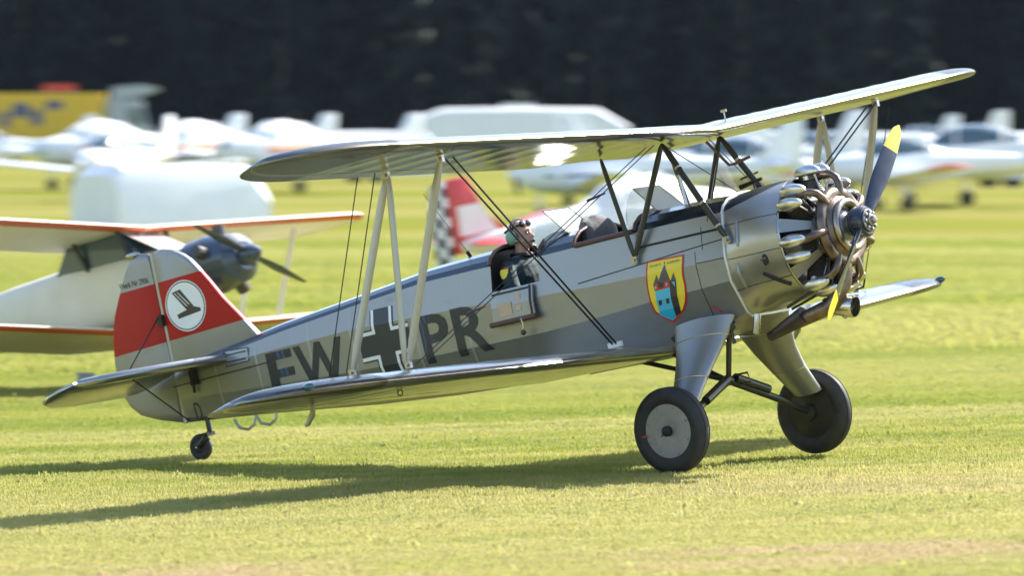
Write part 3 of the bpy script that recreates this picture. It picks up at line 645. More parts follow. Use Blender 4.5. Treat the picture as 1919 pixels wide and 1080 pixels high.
mb = MB(); mb.lathe([(-.025, .05)]+[(.032*math.sin(a), .078+.028*math.cos(a)) for a in np.linspace(-1.7, 1.7, 11)]+[(.025, .05)], (-6.54, 0, -.548), (0, 1, 0), 32, False); mb.build('tyre', RUBBER, tw, angle=60)
mb = MB(); mb.lathe([(-.03, .01), (-.026, .055), (.026, .055), (.03, .01)], (-6.54, 0, -.548), (0, 1, 0), 20); mb.build('wheel_hub', BLACKT, tw)
mb = MB(); mb.path([(-6.42, 0, -.33), (-6.42, 0, -.44), (-6.44, -.05, -.48), (-6.54, -.05, -.548)], [.022, .022, .018, .014], 10); mb.box((-6.44, 0, -.46), (.06, .10, .03)); mb.build('fork', BLACKT, tw)
mb = MB(); mb.ell((-6.54, -.058, -.548), .012, .01, .012, 8, 6); mb.build('axle_bolt', STEEL, tw)
for xo in (0, -.22):
    mb = MB(); mb.path([(-5.62+xo, -.13, -.42), (-5.63+xo, -.14, -.47), (-5.70+xo, -.14, -.50), (-5.78+xo, -.14, -.475), (-5.83+xo, -.13, -.40)], .012, 8); mb.build('lift_handle', STRUT, plane)

# ---- tail surfaces
def slab(outline, axis, t, name, m, parent, inset=.06, edge=.3, off=0.):
    """rounded-edge flat surface; axis 'y' (fin) or 'z' (tailplane)"""
    P = np.array(outline, float); c = P.mean(0); inn = c+(P-c)*(1-inset*1.6); mid = c+(P-c)*(1-inset*.4); m_ = MB(); rows = []
    def mk(q, h): return [(a, h+off, b) if axis == 'y' else (a, b, h+off) for a, b in q]
    rows = [mk(inn, -t/2), mk(mid, -t/2*.72), mk(P, -t/2*edge*.5), mk(P, t/2*edge*.5), mk(mid, t/2*.72), mk(inn, t/2)]
    m_.grid(rows); return m_.build(name, m, parent, angle=40)
fin = slab([(-5.70, .19), (-5.87, .40), (-6.006, .57), (-6.10, .715), (-6.197, .852), (-6.26, .93), (-6.33, .99), (-6.42, 1.037), (-6.52, 1.06), (-6.60, 1.05), (-6.625, 1.0), (-6.625, .6), (-6.622, .03), (-6.0, .10)], 'y', .075, 'fin', TAILM, plane)
rud = slab([(-6.655, 1.0), (-6.665, 1.045), (-6.756, 1.063), (-6.853, 1.030), (-6.92, .96), (-6.979, .866), (-7.06, .74), (-7.127, .625), (-7.175, .50), (-7.20, .40), (-7.224, .25), (-7.226, .12), (-7.205, -.02), (-7.155, -.12), (-7.07, -.20), (-6.9, -.265), (-6.64, -.335), (-6.645, .3)], 'y', .06, 'rudder', TAILM, plane)
mb = MB(); mb.tube((-6.638, 0, -.34), (-6.638, 0, 1.04), .022, n=10); mb.build('rudder_post', STRUT, plane)
mb = MB(); mb.ell((-6.83, 0, 1.065), .075, .025, .022); mb.build('tail_lamp', STEEL, plane)
mb = MB(); mb.box((-6.645, -.045, .50), (.05, .04, .09)); mb.build('hinge_fitting', BLACKT, rud, smooth=False)
for s in (-1, 1):
    st = slab([(-6.0, s*.06), (-6.03, s*.35), (-6.12, s*.75), (-6.25, s*1.1), (-6.4, s*1.32), (-6.5, s*1.40), (-6.50, s*.7), (-6.5, s*.06)], 'z', .07, 'tailplane', WINGM, plane, off=.10)
    el = slab([(-6.52, s*.06), (-6.52, s*.7), (-6.515, s*1.41), (-6.62, s*1.47), (-6.75, s*1.475), (-6.87, s*1.42), (-6.96, s*1.25), (-7.0, s*.95), (-7.0, s*.4), (-6.96, s*.14), (-6.85, s*.08)], 'z', .05, 'elevator', WINGM, plane, off=0)
    el.location = (-6.52, 0, .10); el.rotation_euler = (0, rad(-15), 0)
    for v in el.data.vertices: v.co.x += 6.52
    for a, b in (((-6.66, s*.03, .55), (-6.52, s*.72, .135)), ((-6.60, s*.01, -.32), (-6.50, s*.72, .07))):
        mb = MB(); mb.tube(a, b, .006, n=6); mb.build('tail_brace_wire', WIRE, plane)
    mb = MB(); mb.path([(-5.5, s*.19, -.02), (-6.1, s*.14, -.03), (-6.6, s*.12, -.04)], .004, 5); mb.build('control_cable', WIRE, plane)
mb = MB(); mb.box((-6.40, -.075, .0), (.07, .05, .12)); mb.tube((-6.40, -.09, .07), (-6.42, -.09, -.12), .012); mb.build('elevator_horn', BLACK, plane, smooth=False)

# ---- markings laid on the skin
def drape(bm, off):
    for v in bm.verts: v.co = Vector((v.co.x, -side_y(v.co.x, v.co.z)-off, v.co.z))
def cut_grid(bm, step=.05):
    if not bm.verts: return
    x0, x1 = min(v.co.x for v in bm.verts), max(v.co.x for v in bm.verts); z0, z1 = min(v.co.z for v in bm.verts), max(v.co.z for v in bm.verts)
    for x in [s_[0] for s_ in FST]+list(np.arange(math.ceil(x0/step)*step, x1, step)):
        if x0 < x < x1: bmesh.ops.bisect_plane(bm, geom=bm.verts[:]+bm.edges[:]+bm.faces[:], plane_co=(x, 0, 0), plane_no=(1, 0, 0))
    for z in np.arange(math.ceil(z0/.02)*.02, z1, .02): bmesh.ops.bisect_plane(bm, geom=bm.verts[:]+bm.edges[:]+bm.faces[:], plane_co=(0, 0, float(z)), plane_no=(0, 0, 1))
def decal(polys, name, m, parent, off=.004, flat=None):
    bm = bmesh.new()
    for poly in polys:
        bm.faces.new([bm.verts.new((x, 0, z)) for x, z in poly])
    if flat is None: cut_grid(bm); drape(bm, off)
    else:
        for v in bm.verts: v.co.y = flat
    bmesh.ops.recalc_face_normals(bm, faces=bm.faces[:])
    me = bpy.data.meshes.new(name); bm.to_mesh(me); bm.free(); me.materials.append(m)
    o = bpy.data.objects.new(name, me); COL.objects.link(o); o.parent = parent; return o
def letter(txt, x0, x1, z0, z1, name, m, parent, off=.004, flat=None, slant=0., bold=0.):
    cu = bpy.data.curves.new(name, 'FONT'); cu.body = txt; cu.size = 1; cu.offset = bold; cu.resolution_u = 3
    t = bpy.data.objects.new(name+'_tmp', cu); COL.objects.link(t); bpy.context.view_layer.update()
    me = bpy.data.meshes.new_from_object(t.evaluated_get(bpy.context.evaluated_depsgraph_get())); bpy.data.objects.remove(t); bpy.data.curves.remove(cu)
    xs_ = [v.co.x for v in me.vertices]; ys_ = [v.co.y for v in me.vertices]; bm = bmesh.new(); bm.from_mesh(me); bpy.data.meshes.remove(me)
    a, b, c, d_ = min(xs_), max(xs_), min(ys_), max(ys_)
    for v in bm.verts:
        u, w = (v.co.x-a)/(b-a), (v.co.y-c)/(d_-c); v.co = Vector((x0+u*(x1-x0)+slant*w, 0, z0+w*(z1-z0)))
    if flat is None: cut_grid(bm); drape(bm, off)
    else:
        for v in bm.verts: v.co.y = flat
    me = bpy.data.meshes.new(name); bm.to_mesh(me); bm.free(); me.materials.append(m)
    o = bpy.data.objects.new(name, me); COL.objects.link(o); o.parent = parent; return o
for ch, x0, x1 in (('F', -5.57, -5.29), ('W', -5.26, -4.73), ('P', -3.90, -3.61), ('R', -3.56, -3.21)):
    letter(ch, x0, x1, -.325, .048, 'letter_marking', INK, fus, bold=.022)['label'] = 'black letter %s on the fuselage side' % ch
letter('D', -6.49, -6.42, -.345, -.195, 'letter_marking', INK, fus)['label'] = 'small black D at the tail'
# straight-armed cross with white edging
ccx, ccz, aw, al, eb = -4.275, -.085, .082, .27, .028
def rect(x0, x1, z0, z1): return [(x0, z0), (x1, z0), (x1, z1), (x0, z1)]
decal([rect(ccx-aw, ccx+aw, ccz-al, ccz+al), rect(ccx-al, ccx-aw, ccz-aw, ccz+aw), rect(ccx+aw, ccx+al, ccz-aw, ccz+aw)], 'cross_marking', INK, fus)
wp = []
for sx in (-1, 1):
    for sz in (-1, 1):
        def R(a, b, c, d_): x_ = sorted((ccx+sx*a, ccx+sx*b)); z_ = sorted((ccz+sz*c, ccz+sz*d_)); return rect(x_[0], x_[1], z_[0], z_[1])
        wp += [R(aw, aw+eb, aw, al), R(aw+eb, al, aw, aw+eb)]
decal(wp, 'cross_white_edge', WHITEP, fus)
dp_ = []
for sx in (-1, 1):
    for sz in (-1, 1):
        def R(a, b, c, d_): x_ = sorted((ccx+sx*a, ccx+sx*b)); z_ = sorted((ccz+sz*c, ccz+sz*d_)); return rect(x_[0], x_[1], z_[0], z_[1])
        dp_ += [R(aw+eb, aw+eb+.012, aw+eb, al), R(aw+eb+.012, al, aw+eb, aw+eb+.012)]
decal(dp_, 'cross_dark_edge', INK, fus)
# town shield under the front seat
SH = dict(
border=[(-1.649,.06),(-1.307,.048),(-1.321,-.037),(-1.336,-.107),(-1.336,-.179),(-1.35,-.249),(-1.385,-.307),(-1.433,-.358),(-1.488,-.394),(-1.558,-.429),(-1.616,-.392),(-1.653,-.357),(-1.683,-.323),(-1.688,-.266),(-1.687,-.193),(-1.681,-.122)],
fill=[(-1.636,.047),(-1.324,.037),(-1.335,-.035),(-1.35,-.106),(-1.351,-.178),(-1.365,-.246),(-1.397,-.3),(-1.44,-.348),(-1.492,-.381),(-1.554,-.412),(-1.605,-.381),(-1.64,-.348),(-1.666,-.317),(-1.67,-.262),(-1.672,-.192),(-1.667,-.123)])
shield = decal([SH['border']], 'shield_emblem', mat('shield_red', (.55, .02, .02), .35, 0, .03), fus, .004); shield['label'] = 'yellow shield with a blue castle and red rim'
# all pieces of the shield sit one above the other by a millimetre, under the fuselage part
for nm, m_, off, polys in (
 ('shield_field', SHY, .0055, [SH['fill']]),
 ('castle_spire', SHG, .007, [[(-1.485,.013),(-1.46,-.119),(-1.578,-.122)],[(-1.568,-.053),(-1.562,-.121),(-1.621,-.124)],[(-1.417,-.062),(-1.41,-.126),(-1.461,-.125)]]),
 ('castle_gallery', REDP, .0085, [[(-1.621,-.124),(-1.47,-.117),(-1.479,-.167),(-1.615,-.173)]]),
 ('castle_side_wall', SHBR, .0085, [[(-1.469,-.117),(-1.41,-.126),(-1.457,-.358),(-1.507,-.322),(-1.479,-.167)]]),  # dark brown side wall of the castle emblem
 ('castle_wall', SHB, .0085, [[(-1.615,-.173),(-1.479,-.167),(-1.508,-.325),(-1.637,-.325)]]),
 ('castle_base', SHB2, .0085, [[(-1.637,-.325),(-1.508,-.325),(-1.513,-.391),(-1.556,-.411),(-1.645,-.352)]]),
 ('castle_foot', BLACK, .0095, [[(-1.507,-.322),(-1.453,-.324),(-1.456,-.363),(-1.513,-.391)]]),
 ('castle_window', SHBR, .010, [[(-1.605,-.245),(-1.576,-.246),(-1.59,-.283),(-1.617,-.281)],[(-1.535,-.243),(-1.508,-.246),(-1.522,-.282),(-1.549,-.281)],[(-1.572,-.120),(-1.52,-.122),(-1.535,-.159),(-1.575,-.156)]]),
 ('castle_light', SHB, .0102, [[(-1.609,-.137),(-1.592,-.137),(-1.595,-.156),(-1.611,-.156)],[(-1.505,-.13),(-1.489,-.131),(-1.493,-.152),(-1.509,-.153)],[(-1.452,-.131),(-1.423,-.132),(-1.431,-.17)]])):
    decal(polys, nm, m_, fus, off)
letter('FFS A/B 23', -1.622, -1.522, .008, .024, 'shield_lettering', INK, fus, .0072)
letter('KAUFBEUREN', -1.462, -1.345, .005, .021, 'shield_lettering', INK, fus, .0072)
decal([[(-1.487, .028), (-1.494, .020), (-1.487, .012), (-1.480, .020)]], 'shield_lozenge', INK, fus, .0072)
decal([[(-1.185, -.375), (-1.172, -.378), (-1.135, -.425), (-1.142, -.432)], [(-1.19, -.372), (-1.170, -.372), (-1.180, -.392)], [(-1.130, -.438), (-1.150, -.432), (-1.135, -.415)]], 'red_arrow', REDP, fus)
# fin roundel and lettering
cx_, cz_, rr_ = -6.372, .573, .205
def circ(r, n=40): return [(cx_+r*math.cos(math.tau*k/n), cz_+r*math.sin(math.tau*k/n)) for k in range(n)]
decal([circ(rr_)], 'roundel_white', WHITEP, fin, flat=-.0395)
decal([circ(rr_*.955)], 'roundel_ring', INK, fin, flat=-.0405); decal([circ(rr_*.91)], 'roundel_field', WHITEP, fin, flat=-.0415)
def em(l): return [(cx_+u*rr_*.98, cz_+(v-.10*u)*rr_*.98) for u, v in l]
decal([em([(-.56, .55), (-.12, .67), (.42, -.06), (.72, -.13), (.73, -.26), (-.46, -.50), (-.50, -.33), (.02, -.17)])], 'roundel_emblem', SHBR, fin, flat=-.0425)
decal([em([(-.43, .52), (-.40, .53), (.10, -.02), (.06, -.03)]), em([(-.29, .56), (-.26, .57), (.22, .05), (.18, .03)])], 'roundel_slit', WHITEP, fin, flat=-.0435)
letter('Werk Nr 2906', -7.01, -6.70, .818, .868, 'works_number', INK, rud, flat=-.0315, bold=.01)

# ---- windscreens
def windscreen(xb, name):
    r = bpy.data.objects.new(name, None); COL.objects.link(r); r.parent = plane
    top = [(xb-.18, -.17, .625), (xb-.18, .17, .625)]; base = [(xb+.02, -.19, .415), (xb+.02, .19, .415)]
    m_ = MB(); m_.add([top[0], top[1], base[1], base[0]], [(0, 1, 2, 3)]); m_.build('front_pane', GLASS, r, smooth=False)
    for s in (-1, 1):
        edge = [(xb-.18, s*.17, .625), (xb-.21, s*.20, .58), (xb-.225, s*.24, .50), (xb-.215, s*.29, .42), (xb-.17, s*.345, .335)]
        bs = [(xb+.02, s*.19, .415), (xb-.01, s*.25, .39), (xb-.05, s*.30, .36), (xb-.10, s*.345, .325)]
        m_ = MB(); m_.add(edge+bs[::-1], [tuple(range(len(edge)+len(bs)))]); m_.build('side_pane', GLASS, r, smooth=False)
        m_ = MB(); m_.path(bs+[(xb-.16, s*.365, .30)], .014, 8); m_.build('base_frame', DECKF, r)
        m_ = MB(); m_.path([top[0 if s < 0 else 1], base[0 if s < 0 else 1]], .005, 6); m_.build('corner_frame', STEEL, r)
    m_ = MB(); m_.path([base[0], base[1]], .012, 8); m_.path([top[0], top[1]], .004, 6); m_.build('cross_frame', DECKF, r)
windscreen(-2.50, 'rear_windscreen'); windscreen(-1.64, 'front_windscreen')
mb = MB(); rows = []
for z, rx, ry, xc in ((.10, .11, .19, -2.33), (.30, .12, .20, -2.33), (.40, .12, .19, -2.335), (.46, .10, .165, -2.345), (.495, .065, .12, -2.36), (.505, .02, .05, -2.37)):
    rows.append([(xc+rx*math.cos(a)*(1+.08*math.sin(3*a)), ry*math.sin(a)*(1+.05*math.cos(5*a)), z+.012*math.sin(4*a+z*30)) for a in [math.tau*j/28 for j in range(28)]])
mb.grid(rows); mb.build('seat_cover', CANVAS, plane, label='grey canvas cover over the front seat back')

# ------------------------------------------------------------------ the pilot in the rear seat
PB = Vector((-3.08, 0, -.30))
person = empty('person', 'pilot in dark teal jacket with headset and raised goggles in the rear seat', 'person', mw=BIPLANE_M @ Matrix.Translation(PB))
SKIN = mat('skin', (.56, .31, .23), .5, 0, .08, 20); SKIN.node_tree.nodes['Principled BSDF'].inputs['Subsurface Weight'].default_value = .1
JACKET = mat('jacket_teal', (.022, .045, .055), .72, 0, .25, 10, bump=.9, bscale=18, spec=.25)
TROUSER = mat('trousers_dark', (.03, .03, .035), .8, 0, .1, 12)
CAP = mat('scalp_tan', (.50, .34, .22), .55, 0, .08, 18)
def P(x, y, z): return Vector((x, y, z))-PB
mb = MB()
def blob(rows): mb.grid([[P(xc+rx*math.cos(a), yc+ry*math.sin(a), z) for a in [math.tau*j/20 for j in range(20)]] for z, xc, yc, rx, ry in rows])
blob([(-.32, -3.08, 0, .14, .19), (-.15, -3.09, 0, .135, .18), (.05, -3.09, 0, .14, .20), (.18, -3.09, 0, .135, .215), (.26, -3.09, 0, .115, .21), (.315, -3.085, 0, .085, .15), (.345, -3.075, 0, .065, .085)])
blob([(.30, -3.08, 0, .058, .06), (.37, -3.065, 0, .054, .056), (.43, -3.05, 0, .056, .058)])
mb.ell(P(-3.065, 0, .515), .098, .078, .098, 20, 14)                 # skull
mb.ell(P(-3.015, 0, .455), .062, .058, .068, 16, 10)                 # face and jaw
mb.ell(P(-2.985, 0, .412), .030, .034, .026, 12, 8)                  # chin
mb.ell(P(-2.945, 0, .470), .024, .014, .020, 10, 8)                  # nose tip
mb.path([P(-2.968, 0, .515), P(-2.944, 0, .472)], [.010, .013], 8)   # nose bridge
mb.path([P(-2.985, -.04, .522), P(-2.965, 0, .527), P(-2.985, .04, .522)], .014, 8)   # brow
mb.ell(P(-2.957, 0, .437), .014, .024, .007, 10, 6); mb.ell(P(-2.960, 0, .426), .013, .021, .007, 10, 6)   # lips
for s in (-1, 1): mb.ell(P(-3.06, s*.078, .485), .018, .010, .032, 10, 8)
for s in (-1, 1):
    mb.path([P(-3.09, s*.17, .275), P(-3.07, s*.235, .22), P(-3.02, s*.27, .10), P(-2.95, s*.275, -.01), P(-2.85, s*.23, -.03), P(-2.72, s*.15, -.02)], [.06, .068, .06, .052, .046, .034], 14)
    mb.ell(P(-2.69, s*.125, -.02), .045, .022, .04, 12, 8)           # palm
    for k in range(4): mb.path([P(-2.665, s*(.125-.004*k), .015-.021*k), P(-2.63, s*(.115-.004*k), .012-.021*k), P(-2.62, s*(.085), .008-.021*k), P(-2.645, s*.07, .006-.021*k)], [.0095, .009, .0085, .008], 8)
    mb.path([P(-2.70, s*.10, .015), P(-2.675, s*.08, .028), P(-2.645, s*.07, .03)], [.011, .010, .009], 8)
    mb.path([P(-3.06, s*.09, -.28), P(-2.75, s*.13, -.24), P(-2.62, s*.14, -.25), P(-2.52, s*.14, -.46)], [.085, .075, .06, .05], 14)
raw = mb.build('body_raw', SKIN)
rm = raw.modifiers.new('r', 'REMESH'); rm.mode = 'VOXEL'; rm.voxel_size = .0075; sm = raw.modifiers.new('s', 'SMOOTH'); sm.iterations = 3; sm.factor = .5
bpy.context.view_layer.update()
me = bpy.data.meshes.new_from_object(raw.evaluated_get(bpy.context.evaluated_depsgraph_get())); bpy.data.objects.remove(raw)
me.name = 'body'; me.materials.clear()
for m_ in (SKIN, JACKET, TROUSER, CAP): me.materials.append(m_)
for p in me.polygons:
    c = p.center+PB; i = 1
    if c.z > .335: i = 0
    if c.z > .50 and (c.x < -3.02 or c.z > .555): i = 3
    if c.x > -2.74 and c.z > -.1: i = 0
    if c.z < -.17 : i = 2
    p.material_index = i; p.use_smooth = True
body = bpy.data.objects.new('body', me); COL.objects.link(body); body.parent = person
mb = MB(); mb.torus(P(-3.075, 0, .345), (.15, 0, 1), .072, .022, 24, 8); mb.build('collar', BLACK, person)
GREEN = mat('headset_green', (.17, .33, .24), .35, 0, .05, 10)
hs = bpy.data.objects.new('headset', None); COL.objects.link(hs); hs.parent = person; hs['label'] = 'pale green aviation headset'
for s in (-1, 1):
    mb = MB(); mb.ell(P(-3.065, s*.104, .485), .050, .030, .058, 18, 10); mb.build('ear_cup', GREEN, hs)
    mb = MB(); mb.torus(P(-3.065, s*.084, .485), (0, 1, 0), .038, .012, 20, 8); mb.build('ear_seal', BLACK, hs)
mb = MB(); mb.path([P(-3.06, -.10, .53)]+[P(-3.055, .102*math.sin(a), .53+.085*math.cos(a)) for a in np.linspace(-1.35, 1.35, 11)]+[P(-3.06, .10, .53)], .011, 8, squash=1.6); mb.build('headband', BLACK, hs)
mb = MB(); mb.path([P(-3.05, -.118, .462), P(-3.0, -.105, .447), P(-2.95, -.06, .435), P(-2.935, -.015, .432)], .004, 6); mb.build('microphone_boom', STEEL, hs)
mb = MB(); mb.ell(P(-2.932, -.008, .432), .014, .014, .012); mb.build('microphone', BLACK, hs)
gg = bpy.data.objects.new('goggles', None); COL.objects.link(gg); gg.parent = person; gg['label'] = 'flying goggles pushed up on the forehead'
mb = MB(); mb.path([P(-3.065+.104*math.cos(a), .086*math.sin(a), .555-.02*math.cos(a)*-1) for a in np.linspace(-2.9, 2.9, 24)], .012, 8, squash=.5); mb.build('strap', BLACK, gg)
for s in (-1, 1):
    mb = MB(); mb.ell(P(-2.985, s*.038, .575), .022, .034, .026, 14, 8); mb.build('goggle_frame', BLACK, gg)
    mb = MB(); mb.ell(P(-2.972, s*.038, .577), .014, .026, .019, 14, 8); mb.build('goggle_lens', mat('lens_chrome', (.5, .52, .55), .06, .9), gg)
for s in (-1, 1):
    mb = MB(); mb.ell(P(-2.966, s*.030, .500), .010, .013, .008, 10, 6); mb.build('eye', mat('eye_dark', (.10, .08, .07), .3), person)
def sleeve(pts, name, m_):         # a patch pressed onto the near sleeve, found by a ray along y
    bm = bmesh.new(); f = bm.faces.new([bm.verts.new((x, 0, z)) for x, z in pts]); bmesh.ops.subdivide_edges(bm, edges=bm.edges[:], cuts=3, use_grid_fill=True); bmesh.ops.triangulate(bm, faces=bm.faces[:])
    for v in bm.verts:
        hit, loc, nor, _ = body.ray_cast(Vector((v.co.x, -1, v.co.z)), Vector((0, 1, 0)))
        v.co.y = loc.y-.009 if hit else -.27
    me_ = bpy.data.meshes.new(name); bm.to_mesh(me_); bm.free(); me_.materials.append(m_); o = bpy.data.objects.new(name, me_); COL.objects.link(o); o.parent = person
bpy.context.view_layer.update()
BX, BZ = -3.055, .225
sleeve([(BX+u-PB.x, BZ+w-PB.z) for u, w in [(-.030, .03), (.030, .03), (.034, .0), (.024, -.032), (0, -.045), (-.024, -.032), (-.034, 0)]], 'sleeve_badge', SHY)
sleeve([(BX+u-PB.x, BZ+w-PB.z) for u, w in [(-.030, .034), (.026, .034), (.026, .043), (-.030, .043)]], 'sleeve_flag_red', REDP)
sleeve([(BX+u-PB.x, BZ+w-PB.z) for u, w in [(-.030, .0435), (.026, .0435), (.026, .052), (-.030, .052)]], 'sleeve_flag_black', BLACK)

# ------------------------------------------------------------------ parked aircraft and vehicles behind
PW = [mat('gelcoat_white_%d' % k, c, .25, 0, .04, 1.2, coat=.5) for k, c in enumerate([(.80, .81, .82), (.76, .77, .76), (.82, .80, .76)])]
ORANGE = mat('stripe_orange', (.75, .27, .02), .35, 0, .05, 3); NAVY = mat('stripe_navy', (.03, .06, .17), .35, 0, .05, 3)
CYAN = mat('stripe_cyan', (.03, .30, .48), .35, 0, .05, 3); CANOPY = mat('canopy_tint', (.05, .09, .11), .06, 0, .05, 2, coat=1.)
TRIM = mat('trim_orange_red', (.62, .12, .03), .4, 0, .06, 4); CREAM = mat('cream_fabric', (.76, .70, .57), .5, 0, .06, 3)
TYRE2 = RUBBER; NAVYD = mat('cowl_navy', (.05, .065, .10), .3, 0, .1, 4, coat=.5)
def light_plane(name, label, group, loc, heading, scale=1., m=None, low=True, span=8.6, chord=1.35, length=7.0, stripes=(), fin_band=None, tip=None, dih=.09, nose_gear=True, tailm=None, t_tail=False, cat='aircraft', spin=None, wing_m=None, pitch=0., fin_h=1.5, canopy_m=None):
    """small single-engined aeroplane, local x forward, z up from the ground"""
    m = m or PW[0]; r = empty(name, label, cat, group, Matrix.Translation(loc) @ Matrix.Rotation(heading, 4, 'Z') @ Matrix.Scale(scale, 4) @ Matrix.Translation((-.5, 0, 0)) @ Matrix.Rotation(-pitch, 4, 'Y') @ Matrix.Translation((.5, 0, 0)))
    L = length; f0 = 1.5; cz = 1.15     # nose tip x, fuselage axis height
    keys = [(f0, .10, .10, cz), (f0-.05, .26, .25, cz), (f0-.35, .42, .36, cz+.0), (f0-1.0, .52, .46, cz+.02), (f0-1.7, .55, .52, cz+.04), (f0-2.6, .56, .55, cz+.06), (f0-3.4, .46, .46, cz+.10), (f0-4.6, .28, .30, cz+.16), (f0-L+.5, .12, .18, cz+.22), (f0-L+.1, .05, .12, cz+.24)]
    mb = MB(); rows = []
    for x, w, h, z in keys: rows.append([(x, w*(abs(math.cos(a))**.75)*(1 if math.cos(a) >= 0 else -1), z+h*(abs(math.sin(a))**.8)*(1 if math.sin(a) >= 0 else -1)) for a in [math.tau*j/20 for j in range(20)]])
    mb.grid(rows); mb.build('fuselage', m, r, angle=60)
    def fw(x): return interp(-x, [-k[0] for k in keys], [k[1] for k in keys]), interp(-x, [-k[0] for k in keys], [k[3] for k in keys])
    mb = MB(); rows = []
    for x, w, h in ((f0-1.0, .30, .03), (f0-1.25, .42, .28), (f0-1.7, .48, .50), (f0-2.3, .48, .54), (f0-2.9, .42, .42), (f0-3.5, .28, .16), (f0-3.9, .12, .03)):
        rows.append([(x, w*math.cos(a), cz+.38+h*max(0, math.sin(a))**.8 if math.sin(a) > 0 else cz+.30) for a in [math.tau*j/16 for j in range(16)]])
    mb.grid(rows); mb.build('canopy', canopy_m or CANOPY, r, angle=60)
    mb = MB(); mb.path([(f0-1.72, .485*math.cos(a), cz+.38+.505*math.sin(a)) for a in np.linspace(0, math.pi, 12)], .03, 6); mb.path([(f0-2.9, .425*math.cos(a), cz+.38+.43*math.sin(a)) for a in np.linspace(0, math.pi, 12)], .05, 6); mb.build('canopy_frame', m, r)
    zw = cz-.32 if low else cz+.95
    for s in (-1, 1):
        def wsec(y, k=1.): le = f0-1.25-.02*y; c = chord*k; z = zw+dih*y; return [(le-c*t, s*y, z+u*c) for t, u in zip(AT[::-1], AU[::-1])]+[(le-c*t, s*y, z+u*c) for t, u in zip(AT[1:], AL[1:])]
        hs_ = span/2; tp = .9 if tip else 0
        mb = MB(); mb.grid([wsec(.2), wsec(hs_*.5, .97), wsec(hs_-tp-.001 if tip else hs_-.15, .82)]+([] if tip else [wsec(hs_, .6)])); mb.build('wing', wing_m or m, r, angle=50)
        if tip: mb = MB(); mb.grid([wsec(hs_-tp, .82), wsec(hs_-.15, .78), wsec(hs_, .5)]); mb.build('wing_tip', tip, r, angle=50)
        zt = cz+.28 if not t_tail else cz+1.45; xt = f0-L+.75
        mb = MB(); mb.grid([[(xt+.1-.15*q/1.4-.62*t*(1-.25*q/1.4), s*q, zt+u*.6) for t, u in zip(AT[::-1], (AU-.03)[::-1])]+[(xt+.1-.15*q/1.4-.62*t*(1-.25*q/1.4), s*q, zt+u*.6) for t, u in zip(AT[1:], (AL)[1:])] for q in (.03, .8, 1.4)]); mb.build('tailplane', tailm or m, r, angle=50)
    xt = f0-L
    fo = [(xt+1.35, cz+.30), (xt+.75, cz+.5*fin_h), (xt+.45, cz+fin_h*.95), (xt+.38, cz+fin_h), (xt-.08, cz+fin_h), (xt-.05, cz+.1), (xt+.2, cz+.1)]
    slab(fo, 'y', .10, 'fin', tailm or m, r, inset=.05)
    if fin_band:
        mb = MB(); 
        for sd in (-1, 1): mb.add([(xt+.95, sd*.056, cz+.42), (xt+.62, sd*.056, cz+.98), (xt+.1, sd*.056, cz+.98), (xt+.1, sd*.056, cz+.42)], [(0, 1, 2, 3)])
        mb.build('fin_stripe', fin_band, r, smooth=False)
    for (xa, xb, za, zb, sm_) in stripes:
        mb = MB()
        for sd in (-1, 1):
            pts = []
            for x in np.linspace(xa, xb, 10):
                w, zc = fw(x); pts.append(((x, sd*(w*.985+.012), zc+za), (x, sd*(w*.985+.012), zc+zb)))
            for p, q in zip(pts, pts[1:]): mb.add([p[0], q[0], q[1], p[1]], [(0, 1, 2, 3)])
        mb.build('side_stripe', sm_, r, smooth=False)
    gx = f0-.55 if nose_gear else xt+.55
    for (x, y, rw) in ((f0-2.0, 1.05, .20), (f0-2.0, -1.05, .20), (gx, 0, .18 if nose_gear else .10)):
        mb = MB(); mb.lathe([(-.05, rw*.5), (-.07, rw*.85), (0, rw), (.07, rw*.85), (.05, rw*.5)], (x, y, rw), (0, 1, 0), 20); mb.build('wheel', RUBBER, r, angle=50)
        mb = MB(); mb.tube((x, y*.97, rw), (x+(.05 if nose_gear else 0), y*.75, cz-.25 if abs(y) > 0 else cz-.2), .05); mb.build('gear_leg', m, r)
    mb = MB(); mb.lathe([(0, .15), (.12, .13), (.26, .05), (.30, .01)], (f0-.02, 0, cz), (1, 0, 0), 16); mb.build('spinner', spin or m, r)
    mb = MB(); pa = rad(20+random.uniform(-60, 60))
    for s in (-1, 1): mb.path([(f0+.08, s*.08*math.cos(pa), cz+s*.08*math.sin(pa)), (f0+.08, s*.5*math.cos(pa), cz+s*.5*math.sin(pa)), (f0+.08, s*.9*math.cos(pa), cz+s*.9*math.sin(pa))], [.05, .075, .03], 8, squash=.3)
    mb.build('propeller', BLACK, r)
    return r
def spot(u, Z): x, y = at_depth(u, Z); return (x, y, 0)
LIV = ((-1.6, .3, .02, .14, ORANGE), (-1.7, .2, -.12, -.02, NAVY), (-1.8, .1, -.24, -.16, ORANGE))
club = 'white club aircraft with orange and navy stripes'
for k, (u, Z, lab) in enumerate(((150, 228, 'white light aircraft with orange stripes, leftmost of the row before the yellow trailer'), (325, 224, 'white light aircraft with orange stripes, middle one of three before the wood'), (492, 220, 'white light aircraft with orange and navy stripes and tall fin beside the white covered trailer'))):
    light_plane('club_aircraft', lab, club, spot(u, Z), rad(216+k*2), 1.2, PW[k % 2], stripes=LIV, length=7.2, span=8.4, fin_h=1.1, canopy_m=mat('canopy_cover_white', (.74, .75, .76), .6, 0, .06, 3))
light_plane('light_aircraft', 'white low-wing aircraft facing the camera on the grass behind the white box trailer', 'white low-wing aircraft', spot(190, 200), rad(250), 1.0, PW[0], stripes=((-.6, 1.2, -.02, .03, ORANGE),), span=9.2)
